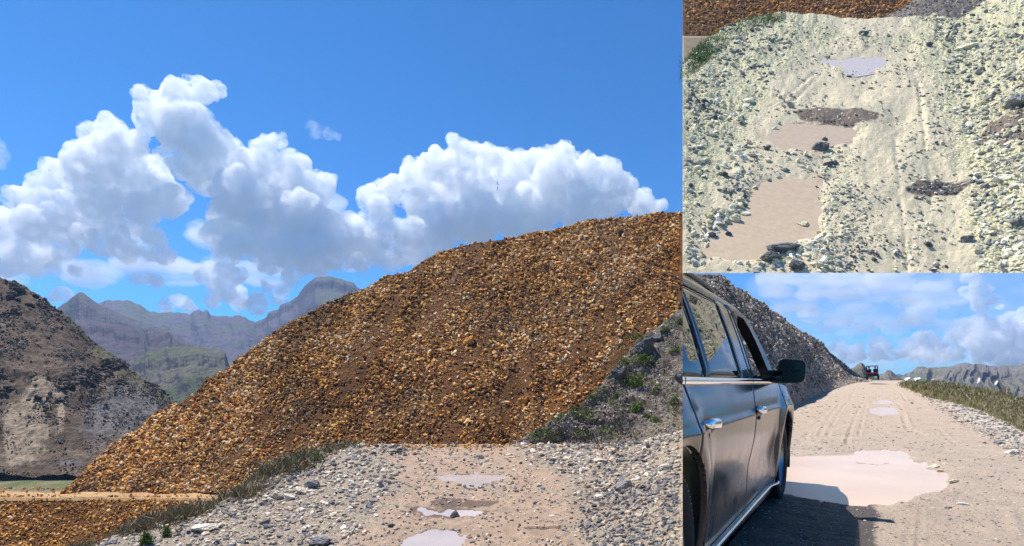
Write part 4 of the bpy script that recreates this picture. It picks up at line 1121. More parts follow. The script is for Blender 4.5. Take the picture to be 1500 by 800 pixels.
def panel(name, fa, fb, z0, z1, ncs, label=None, zf=None):
    zz = np.linspace(z0, z1, 90)[:, None]; uu = np.linspace(0, 1, ncs)[None]
    a = fa(zz) + 0.005; b = fb(zz) - 0.005
    s = a * (1 - uu) + b * uu
    z = zz + 0 * s
    if zf is not None: z = np.minimum(z, zf(s))
    edge = np.minimum(np.minimum((s - a), (b - s)), 1)
    t = tside(s, z) - 0.007 * np.exp(-(edge / 0.006) ** 2)
    V = W3(s, t, z); keep = np.ones(s.shape, bool)
    for c in (FWS, RWS):
        R = 0.475; r = np.hypot(s - c, z - 0.42)
        keep &= r >= R - 1e-6
        near = (r < R + 0.02) & (r > 1e-3)
        # pull vertices just inside onto the arch
        f = np.where((r < R) & (r > R - 0.03), R / np.maximum(r, 1e-3), 1)
        s = c + (s - c) * f; z = 0.42 + (z - 0.42) * f
        keep |= (f > 1)
    V = W3(s, tside(s, z) - 0.007 * np.exp(-(edge / 0.006) ** 2), z)
    Fc = grid_faces(*s.shape); kf = keep.ravel()[Fc].all(1)
    Vf = V.reshape(-1, 3)
    # rolled inner edge all round, so the panel has thickness
    o = mesh_np(name, Vf, Fc[kf], m_paint, CARO, True); CAR_PARTS.append(o)
    bm = bmesh.new(); bm.from_mesh(o.data)
    be = [e for e in bm.edges if e.is_boundary]
    r = bmesh.ops.extrude_edge_only(bm, edges=be)
    inn = Vector(W3(0, -0.03, 0) - W3(0, 0, 0))
    for v in r['geom']:
        if isinstance(v, bmesh.types.BMVert): v.co += inn
    loose = [v for v in bm.verts if not v.link_faces]
    bmesh.ops.delete(bm, geom=loose, context='VERTS')
    bm.to_mesh(o.data); bm.free()
    return o
panel('quarter_panel', lambda z: 1.2 + 0 * z, S1, 0.22, 1.14, 120)
rdoor = panel('door', S1, S2, 0.22, 1.14, 150); rdoor['label'] = 'rear passenger door'
fdoor = panel('door', S2, S3, 0.22, 1.14, 130); fdoor['label'] = 'front passenger door with the window open'
panel('fender', S3, S4, 0.22, 1.15, 150, zf=hood)
# dark body shell behind the panels, floor, nose, left side
zz = np.linspace(0.20, 1.13, 20)[:, None]; ss = np.linspace(1.2, 6.9, 120)[None]
shell_t = tside(ss, zz + 0 * ss) - 0.035
z2 = zz + 0 * ss; z2 = np.minimum(z2, hood(ss) - 0.02)
rr = np.minimum(np.hypot(ss - FWS, z2 - .42), np.hypot(ss - RWS, z2 - .42))
V = W3(ss, shell_t, z2); Fc = grid_faces(*z2.shape); kf = (rr.ravel()[Fc] > 0.47).all(1)
o = mesh_np('inner_shell', V.reshape(-1, 3), Fc[kf], m_inner, CARO); CAR_PARTS.append(o)
cbox('floor', 1.2, 6.9, -2.60, -0.76, 0.21, 0.27, m_inner, CARO)
V = np.array([W3(s_, np.array([-0.70, -1.0, -1.65, -2.3, -2.62]) , hood(s_) + np.array([-0.015, 0.02, 0.035, 0.02, -0.01])) for s_ in np.linspace(5.55, 7.0, 24)])
cgrid('bonnet', V, m_paint, CARO)
V = np.array([W3(np.array([6.98, 7.06, 7.10, 7.06, 6.98]) - 0.08 * (h_ > .9), np.array([-0.74, -1.1, -1.65, -2.2, -2.58]), h_) for h_ in np.linspace(0.25, 0.98, 12)])
cgrid('grille', V, m_black, CARO)
V = np.array([W3(ss[0], np.full(120, -2.64), h_) for h_ in np.linspace(0.25, 1.13, 8)]); cgrid('left_side', V, m_paint, CARO)
# wheel housings
for c in (FWS, RWS):
    a = np.linspace(-0.35, pi + 0.35, 40)
    V = np.array([[W3(c + cos(b) * 0.477, tt_, 0.42 + sin(b) * 0.477) for b in a] for tt_ in (-0.635, -0.70, -1.05)])
    cgrid('wheel_housing', V, m_black, CARO)
    V = np.array([[W3(c + cos(b) * 0.477 * f_, -1.05, 0.42 + sin(b) * 0.477 * f_) for b in a] for f_ in (1.0, 0.05)])
    cgrid('wheel_housing', V, m_black, CARO)
# wheels
def wheel(s, t):
    ax = W3(0, 1, 0) - W3(0, 0, 0); c = W3(s, t - 0.135, 0.40)
    w = emp('wheel', tuple(c)); w.parent = CARO; w.location = (0, 0, 0)
    prof = [(0.27, 0.11), (0.30, 0.135), (0.35, 0.142), (0.385, 0.13), (0.402, 0.10), (0.407, 0.05), (0.407, -0.05), (0.402, -0.10), (0.385, -0.13), (0.33, -0.14), (0.27, -0.11)]
    ty = clathe('tyre', prof, c, ax, m_tyre, w, 72)
    # tread blocks round the tyre
    blk = []; bf = []
    axn = ax / np.linalg.norm(ax); up = np.array([0, 0, 1.0]); fw = np.cross(axn, up)
    for j in range(64):
        for kx, (h0, h1) in enumerate(((-0.125, -0.07), (-0.06, -0.005), (0.005, 0.06), (0.07, 0.128))):
            a0 = 2 * pi * (j + 0.12 + 0.25 * (kx % 2)) / 64; a1 = a0 + 2 * pi * 0.62 / 64
            i0 = len(blk)
            ro = 0.409 if kx in (1, 2) else 0.402
            for r_ in (ro - 0.012, ro + 0.006):
                for a_ in (a0, a1):
                    for h_ in (h0, h1):
                        blk.append(c + axn * h_ + (fw * cos(a_ + h_ * .5) + up * sin(a_ + h_ * .5)) * r_)
            bf += [[i0 + 4, i0 + 5, i0 + 7, i0 + 6], [i0, i0 + 4, i0 + 6, i0 + 2], [i0 + 1, i0 + 3, i0 + 7, i0 + 5], [i0, i0 + 1, i0 + 5, i0 + 4], [i0 + 2, i0 + 6, i0 + 7, i0 + 3]]
    o = mesh_np('tread', blk, bf, m_tyre, w); CAR_PARTS.append(o)
    clathe('rim', [(0.275, 0.115), (0.265, 0.10), (0.25, 0.06), (0.12, 0.07), (0.04, 0.09), (0.0, 0.09)], c, ax, m_rim, w, 40)
wheel(FWS, -0.655); wheel(RWS, -0.655); wheel(FWS, -2.36)
# chrome strips: belt line, sill
def strip(name, s0, s1, z, hgt, dep, mat, par, off=0.0, zfun=None):
    s_ = np.linspace(s0, s1, 90); zc_ = z if zfun is None else zfun(s_)
    t_ = tside(s_, np.full(90, float(z))) + off
    pr = [(0, -hgt / 2), (dep * 0.8, -hgt / 2 * 0.9), (dep, 0), (dep * 0.8, hgt / 2 * 0.9), (0, hgt / 2), (-0.02, hgt / 2)]
    return cgrid(name, np.array([W3(s_, t_ + a, zc_ + b) for a, b in pr]), mat, par)
strip('belt_moulding', 1.2, 2.435, 1.158, 0.036, 0.012, m_chrome, CARO)
strip('belt_moulding', 2.45, 4.25, 1.158, 0.036, 0.012, m_chrome, CARO)
strip('belt_moulding', 4.265, 5.45, 1.158, 0.036, 0.012, m_chrome, CARO)
strip('sill_moulding', 2.76, 5.52, 0.235, 0.022, 0.014, m_chrome, CARO, 0.03)
cbox('sill', 2.7, 5.6, -0.80, -0.700, 0.165, 0.245, m_black, CARO, 0.02)
# upper body: pillars, roof edge, roof
def tup(z): return np.interp(z, [1.14, 1.22, 1.45, 1.66, 1.72, 1.78, 1.82, 1.84], [-0.672, -0.69, -0.755, -0.825, -0.85, -0.89, -0.95, -1.05])
def upanel(name, poly4, mat, par, off=0.0, nr=14, nc=14, bow=0.0):
    """a panel on the upper side given by four (s,z) corners: bottom rear, bottom front, top front, top rear"""
    (a, b, c, d_) = [np.array(q, float) for q in poly4]
    v = np.linspace(0, 1, nr)[:, None, None]; u_ = np.linspace(0, 1, nc)[None, :, None]
    Q = (a * (1 - u_) + b * u_) * (1 - v) + (d_ * (1 - u_) + c * u_) * v
    s_, z_ = Q[..., 0], Q[..., 1]
    edge = np.minimum(np.minimum(v[..., 0], 1 - v[..., 0]) + 0 * u_[..., 0], np.minimum(u_[..., 0], 1 - u_[..., 0]) + 0 * v[..., 0])
    t_ = tup(z_) + off + bow * np.sin(pi * u_[..., 0]) * np.sin(pi * v[..., 0]) + np.where(edge < 1e-6, -0.012, 0)
    return cgrid(name, W3(s_, t_, z_), mat, par)
upanel('pillar', [(1.2, 1.165), (2.42, 1.165), (2.42, 1.72), (1.2, 1.72)], m_black, CARO)
rw = [(2.46, 1.175), (2.92, 1.175), (2.90, 1.70), (2.46, 1.70)]
upanel('window', rw, m_glass, rdoor, 0.004, bow=0.004)
upanel('window', [(2.955, 1.178), (3.90, 1.178), (3.87, 1.70), (2.945, 1.69)], m_glass, rdoor, 0.004, 20, 20, bow=0.006)
upanel('window_bar', [(2.915, 1.172), (2.96, 1.172), (2.945, 1.70), (2.90, 1.70)], m_black, rdoor, 0.012, bow=0.002)
upanel('window_frame', [(3.895, 1.172), (3.935, 1.172), (3.905, 1.715), (3.865, 1.70)], m_black, rdoor, 0.010)
upanel('window_frame', [(2.44, 1.695), (3.93, 1.700), (3.93, 1.725), (2.44, 1.722)], m_black, rdoor, 0.010)
upanel('pillar', [(3.93, 1.165), (4.255, 1.165), (4.22, 1.72), (3.90, 1.72)], m_paint, rdoor, 0.006)
upanel('pillar', [(4.265, 1.165), (4.37, 1.165), (4.33, 1.72), (4.23, 1.72)], m_paint, fdoor, 0.006)
upanel('window_frame', [(4.36, 1.168), (4.40, 1.168), (4.36, 1.70), (4.325, 1.70)], m_black, fdoor, 0.010)
# header and windscreen pillar of the front door
AP = [(5.0, 1.705), (5.12, 1.66), (5.25, 1.55), (5.38, 1.42), (5.50, 1.29), (5.60, 1.17)]
upanel('window_frame', [(4.33, 1.685), (4.85, 1.680), (4.95, 1.73), (4.23, 1.73)], m_black, fdoor, 0.008)
ins = [(4.83, 1.685), (4.98, 1.62), (5.09, 1.50), (5.18, 1.38), (5.26, 1.27), (5.32, 1.17)]
outr = [(4.95, 1.735), (5.14, 1.68), (5.29, 1.55), (5.41, 1.43), (5.53, 1.29), (5.63, 1.165)]
a_ = np.array(ins); b_ = np.array(outr)
Q = a_[None] * (1 - np.linspace(0, 1, 8)[:, None, None]) + b_[None] * np.linspace(0, 1, 8)[:, None, None]
cgrid('pillar', W3(Q[..., 0], tup(Q[..., 1]) + 0.006, Q[..., 1]), m_black, fdoor)
# paint line along the roof edge, down the windscreen pillar
def railz(s): return np.interp(s, [1.2, 4.4, 4.9, 5.1, 5.25, 5.42, 5.6, 5.75], [1.775, 1.775, 1.765, 1.725, 1.61, 1.44, 1.24, 1.13])
s_ = np.concatenate([np.linspace(1.2, 4.7, 40), np.linspace(4.72, 5.75, 50)])
zr = railz(s_)
prof = [(-0.012, -0.055), (0.006, -0.052), (0.010, -0.03), (0.004, -0.008), (-0.02, 0.02), (-0.07, 0.05), (-0.14, 0.062)]
V = np.array([W3(s_ + np.maximum(zo, 0) * np.interp(s_, [4.7, 5.2], [0, 0.8]), tup(np.clip(zr, 1.14, 1.80)) + to, zr + zo * np.interp(s_, [4.8, 5.2], [1, 0.6])) for to, zo in prof])
cgrid('roof_edge', V, m_paint, CARO)
V = np.array([W3(np.linspace(1.2, 4.98, 40), tt_, railz(np.linspace(1.2, 4.98, 40)) + zz_) for tt_, zz_ in ((-1.02, 0.062), (-1.2, 0.085), (-1.65, 0.10), (-2.1, 0.085), (-2.4, 0.0), (-2.55, -0.3), (-2.62, -0.62))])
cgrid('roof', V, m_paint, CARO)
s_ = np.linspace(2.2, 4.5, 40); V = np.array([W3(s_, -1.0 + 0.018 * cos(a), 1.895 + 0.02 * sin(a) - 0.03 * (np.abs(s_ - 3.35) / 1.15) ** 8) for a in np.linspace(0, 2 * pi, 12)])
cgrid('roof_rail', V, m_black, CARO)
# windscreen (clear), dashboard, seats
k = NT('windscreen_glass'); k.col((0.9, 0.95, 0.93), 0.0); k.b.inputs['Transmission Weight'].default_value = 1.0; k.b.inputs['IOR'].default_value = 1.0; k.b.inputs['Specular IOR Level'].default_value = 0.3
V = np.array([W3(np.linspace(5.02, 5.62, 10) + 0.12 * sin(pi * q), -0.92 - 1.45 * q + np.linspace(0, .18, 10) * (0.5 - q) * 1.5, np.linspace(1.77, 1.16, 10)) for q in np.linspace(0, 1, 10)])
cgrid('windscreen', V, k.m, CARO)
cbox('dashboard', 5.05, 5.6, -2.5, -0.80, 0.85, 1.16, m_inner, CARO, 0.05)
for tt_ in (-1.25, -2.1):
    st = emp('seat'); st.parent = CARO
    cbox('backrest', 4.28, 4.42, tt_ - 0.24, tt_ + 0.24, 0.6, 1.32, m_inner, st, 0.05)
    cbox('headrest', 4.27, 4.36, tt_ - 0.13, tt_ + 0.13, 1.36, 1.56, m_inner, st, 0.04)
upanel('door_lining', [(4.30, 1.10), (5.5, 1.10), (5.5, 1.165), (4.30, 1.165)], m_inner, fdoor, -0.05)
V = np.array([W3(np.linspace(4.36, 4.45, 6), -0.80 - 0.10 * q, np.linspace(1.16, 1.70, 6)) for q in (0, 1)]); cgrid('pillar_lining', V, m_beige, CARO)
cbox('left_door', 3.0, 5.6, -2.62, -2.56, 0.3, 1.16, m_inner, CARO, 0.02)
# door handles: chrome grip over a dark cup
def handle(s0, z, par, L=0.26):
    h = emp('handle'); h.parent = par
    # dark cup
    a = np.linspace(0, 2 * pi, 33)
    V = np.array([W3(s0 + L * 0.45 * r_ * np.cos(a), tside(s0, z) + 0.004 + (0.004 if r_ > .7 else 0.002), z + 0.042 * r_ * np.sin(a)) for r_ in (1.0, 0.75, 0.4, 0.01)])
    cgrid('cup', V, m_black, h)
    q = np.linspace(-1, 1, 26)
    rad = 0.026 * (1 - np.abs(q) ** 6) ** 0.5 + 0.001
    V = np.array([W3(s0 + 0.02 + q * L / 2 * (1 + 0 * cos(b)), tside(s0, z) + 0.03 * (1 - q ** 6) + 0.012 * cos(b), z + rad * sin(b) + 0.004 - 0.006 * q) for b in np.linspace(0, 2 * pi, 20)])
    cgrid('grip', V, m_chrome, h)
    c = W3(s0 - 0.05, tside(s0, z) + 0.004, z - 0.05); ax = W3(0, 1, 0) - W3(0, 0, 0)
    clathe('lock', [(0.0, 0.012), (0.012, 0.012), (0.014, 0.0)], c, ax, m_black, h, 16)
handle(2.74, 0.945, rdoor, 0.27); handle(4.30, 0.945, fdoor, 0.29)
# mirror on its arm
mr_ = emp('mirror'); mr_.parent = CARO
cbox('arm', 5.24, 5.36, -0.72, -0.60, 1.165, 1.235, m_black, mr_, 0.02)
def mshell(name, ds, scale, mat, dome):
    a = np.linspace(0, 2 * pi, 49)
    ca, sa = np.cos(a), np.sin(a)
    e = 0.42
    rx = np.sign(ca) * np.abs(ca) ** e; rz = np.sign(sa) * np.abs(sa) ** e
    rows = []
    for r_, o_ in dome:
        X = -0.508 + 0.108 * rx * r_ * scale + 0.006 * rz; Z = 1.245 + 0.102 * rz * r_ * scale - 0.012 * rx * (rz > 0)
        rows.append(W3(5.25 + ds + o_, X, Z))
    return cgrid(name, np.array(rows), mat, mr_)
mshell('shell', 0.0, 1.0, m_black, [(0.91, 0.006), (0.93, -0.004), (0.97, -0.006), (1.0, 0.0), (1.0, 0.05), (0.93, 0.10), (0.7, 0.14), (0.01, 0.15)])
mshell('glass', 0.008, 0.93, m_mirror, [(0.99, 0.0), (0.6, 0.0), (0.01, 0.0)])
for o in CAR_PARTS:
    cutcar(o)
for o in [q for q in CAR_PARTS if len(q.data.polygons) == 0]:
    CAR_PARTS.remove(o); bpy.data.objects.remove(o)
def prune(e):
    for c in list(e.children): prune(c)
    if e.type == 'EMPTY' and not e.children: bpy.data.objects.remove(e)
prune(CARO)

# ================================================================== OPEN BUGGY AT THE CREST
def bx_(bm, c, s, bev=0.0):
    r = bmesh.ops.create_cube(bm, size=1, matrix=Matrix.Translation(Vector(c)) @ Matrix.Diagonal((*s, 1)))
    if bev:
        es = list({e for v in r['verts'] for e in v.link_edges}); bmesh.ops.bevel(bm, geom=es, offset=bev, segments=2, affect='EDGES')
def tube_(bm, pts, r, n=8):
    pts = [Vector(p) for p in pts]; rings = []
    for i, p in enumerate(pts):
        d = (pts[min(i + 1, len(pts) - 1)] - pts[max(i - 1, 0)]).normalized()
        x = d.orthogonal().normalized(); y = d.cross(x)
        rings.append([bm.verts.new(p + (x * cos(2 * pi * k_ / n) + y * sin(2 * pi * k_ / n)) * (r if not isinstance(r, (list, tuple)) else r[i])) for k_ in range(n)])
    for a, b in zip(rings, rings[1:]):
        best = min(range(n), key=lambda o_: (a[0].co - b[o_].co).length)
        for k_ in range(n): bm.faces.new([a[k_], a[(k_ + 1) % n], b[(k_ + 1 + best) % n], b[(k_ + best) % n]])
    bm.faces.new(rings[0][::-1]); bm.faces.new(rings[-1])
def fin(name, bm, mat, par=None, smooth=False):
    bmesh.ops.recalc_face_normals(bm, faces=bm.faces[:])
    me = bpy.data.meshes.new(name); bm.to_mesh(me); bm.free(); me.materials.append(mat)
    if smooth:
        for p in me.polygons: p.use_smooth = True
    o = bpy.data.objects.new(name, me); COL.objects.link(o)
    if par: o.parent = par
    return o
BZ = 76.0
bp = P(1278.5, 556.2, BZ)
BG = emp('off_road_buggy', tuple(bp)); BG.rotation_euler = (0, radians(-3), radians(-34)); BG.scale = (0.98, 0.98, 0.98)
tag(BG, 'small open red and black off road buggy with roll cage on the road crest', 'buggy')
m_red = pm('red_plastic', (0.42, 0.03, 0.03), 0, 0.35); m_dk = pm('dark_frame', (0.02, 0.022, 0.025), 0, 0.5)
bm = bmesh.new(); bx_(bm, (0, 0.3, 0.55), (1.35, 2.5, 0.22), 0.04); bx_(bm, (0, 1.25, 0.8), (1.3, 0.7, 0.35), 0.08); bx_(bm, (0, -1.0, 0.62), (1.5, 0.5, 0.32), 0.04); fin('body', bm, m_dk, BG)
bm = bmesh.new(); bx_(bm, (0, -0.95, 0.93), (1.4, 0.75, 0.16), 0.03); bx_(bm, (0.68, -0.95, 1.02), (0.06, 0.75, 0.2)); bx_(bm, (-0.68, -0.95, 1.02), (0.06, 0.75, 0.2)); fin('cargo_bed', bm, m_red, BG)
bm = bmesh.new()
for sx in (-1, 1):
    tube_(bm, [(0.68 * sx, -0.5, 0.7), (0.66 * sx, -0.45, 1.9), (0.62 * sx, 0.5, 1.93), (0.66 * sx, 1.1, 1.0)], 0.045)
tube_(bm, [(-0.66, -0.45, 1.9), (0.66, -0.45, 1.9)], 0.045); tube_(bm, [(-0.62, 0.5, 1.93), (0.62, 0.5, 1.93)], 0.045)
fin('roll_cage', bm, m_dk, BG)
bm = bmesh.new(); bx_(bm, (0, 0.03, 1.95), (1.36, 1.15, 0.05), 0.02); fin('roof', bm, m_dk, BG)
for sx in (-0.36, 0.36):
    bm = bmesh.new(); bx_(bm, (sx, 0.15, 0.95), (0.5, 0.5, 0.14), 0.04); bx_(bm, (sx, -0.12, 1.18), (0.48, 0.1, 0.5), 0.04); fin('seat', bm, m_dk, BG)
for sx in (-1, 1):
    for yy_ in (-0.95, 1.15):
        bm = bmesh.new(); bmesh.ops.create_cone(bm, cap_ends=True, segments=24, radius1=0.34, radius2=0.34, depth=0.26, matrix=Matrix.Translation((0.66 * sx, yy_, 0.34)) @ Matrix.Rotation(pi / 2, 4, 'Y'))
        bmesh.ops.bevel(bm, geom=[e for e in bm.edges if e.calc_face_angle(0) > 1], offset=0.05, segments=2, affect='EDGES')
        w = fin('wheel', bm, m_tyre, BG)
        bm = bmesh.new(); bmesh.ops.create_cone(bm, cap_ends=True, segments=20, radius1=0.17, radius2=0.12, depth=0.03, matrix=Matrix.Translation((0.80 * sx, yy_, 0.34)) @ Matrix.Rotation(pi / 2 * sx, 4, 'Y'))
        fin('rim', bm, m_rim, w)
# riders, seen from behind
m_skin = pm('skin', (0.45, 0.28, 0.2), 0, 0.6); m_cl = [pm('dark_jacket', (0.03, 0.03, 0.035), 0, 0.8), pm('navy_jacket', (0.04, 0.05, 0.09), 0, 0.8)]
for i, sx in enumerate((-0.36, 0.36)):
    per = emp('person'); per.location = BG.location; per.rotation_euler = BG.rotation_euler; per.scale = BG.scale
    tag(per, ('person in a dark jacket and cap in the left seat of the buggy', 'person in a navy jacket and dark hat in the right seat of the buggy')[i], 'person')
    me = bpy.data.meshes.new('body'); vs = [(sx, 0.12, 1.05), (sx, 0.08, 1.25), (sx, 0.07, 1.42), (sx, 0.08, 1.53), (sx, 0.09, 1.60), (sx, 0.10, 1.70), (sx, 0.10, 1.78),
        (sx - 0.19, 0.08, 1.46), (sx - 0.24, 0.2, 1.22), (sx - 0.14, 0.46, 1.18), (sx + 0.19, 0.08, 1.46), (sx + 0.24, 0.2, 1.22), (sx + 0.14, 0.46, 1.18),
        (sx - 0.11, 0.5, 1.07), (sx - 0.11, 0.62, 0.75), (sx + 0.11, 0.5, 1.07), (sx + 0.11, 0.62, 0.75)]
    es = [(0, 1), (1, 2), (2, 3), (3, 4), (4, 5), (5, 6), (2, 7), (7, 8), (8, 9), (2, 10), (10, 11), (11, 12), (0, 13), (13, 14), (0, 15), (15, 16)]
    rd = [.15, .15, .16, .06, .055, .10, .08, .07, .05, .04, .07, .05, .04, .08, .06, .08, .06]
    me.from_pydata(vs, es, []); b_o = bpy.data.objects.new('body', me); COL.objects.link(b_o)
    b_o.modifiers.new('s', 'SKIN'); b_o.modifiers.new('u', 'SUBSURF').levels = 1
    for v_, r_ in zip(me.skin_vertices[0].data, rd): v_.radius = (r_, r_ * 0.8)
    me.skin_vertices[0].data[0].use_root = True
    me.materials.append(m_cl[i])
    dg = bpy.context.evaluated_depsgraph_get(); m2 = bpy.data.meshes.new_from_object(b_o.evaluated_get(dg)); b_o.modifiers.clear(); b_o.data = m2
    m2.materials.append(m_skin)
    for p_ in m2.polygons:
        if p_.center.z > 1.57: p_.material_index = 1
    b_o.parent = per
    bm = bmesh.new(); bmesh.ops.create_uvsphere(bm, u_segments=14, v_segments=9, radius=0.125, matrix=Matrix.Translation((sx, 0.095, 1.755)) @ Matrix.Diagonal((1, 1.1, 0.75, 1))); bx_(bm, (sx, 0.26, 1.74), (0.16, 0.14, 0.02))
    fin('hat', bm, m_dk, per, True)

# ================================================================== SINGLE STONES, SHRUBS, SNOW
def pick(sh, px, py, front=True):
    V = sh.V; x = CX + F * V[..., 0] / V[..., 1]; y = HY - (V[..., 2] - CH) * F / V[..., 1]
    d = (x - px) ** 2 + (y - py) ** 2 + (0 if not hasattr(sh, 'nfront') else np.where(np.arange(V.shape[0])[:, None] >= sh.nfront, 1e6, 0))
    d = d + V[..., 1] * 0.02
    i, j = np.unravel_index(np.argmin(d), d.shape)
    return V[i, j], sh.normals_c[i, j]
def boulder(sh, px, py, w, ar, mat, rnd, seed, label, group=None, name='rock', n=None, pos=None):
    p, nn = pick(sh, px, py) if pos is None else pos
    r = w * 0.5 * p[1] / F
    rg = np.random.default_rng(seed)
    S, Fc = stone_shapes(1, 4, seed, 13)
    D = S[0]; D = D + D / np.linalg.norm(D, axis=1, keepdims=True) * (fbm(D * 2.2 + seed, 4, seed, 0.6) * 0.10)[:, None]
    ang = rg.uniform(-0.5, 0.5)
    Rz = np.array([[cos(ang), -sin(ang), 0], [sin(ang), cos(ang), 0], [0, 0, 1]])
    up = nn if n is None else n
    z = np.array(up) * 0.6 + np.array([0, 0, 0.4]); z /= np.linalg.norm(z); x = np.cross([0, 1, 0], z); x /= np.linalg.norm(x); y = np.cross(z, x)
    L = (D @ Rz.T) * np.array([r, r * 0.8, r * ar])
    V = L[:, :1] * x + L[:, 1:2] * y + L[:, 2:] * z
    lo = V[:, 2].min()
    o = mesh_np(name, V, Fc, mat, attrs={'rnd': np.full(len(V), rnd)})
    o.location = Vector(p + z * r * ar * 0.45)
    tag(o, label, 'rock', group)
    return o
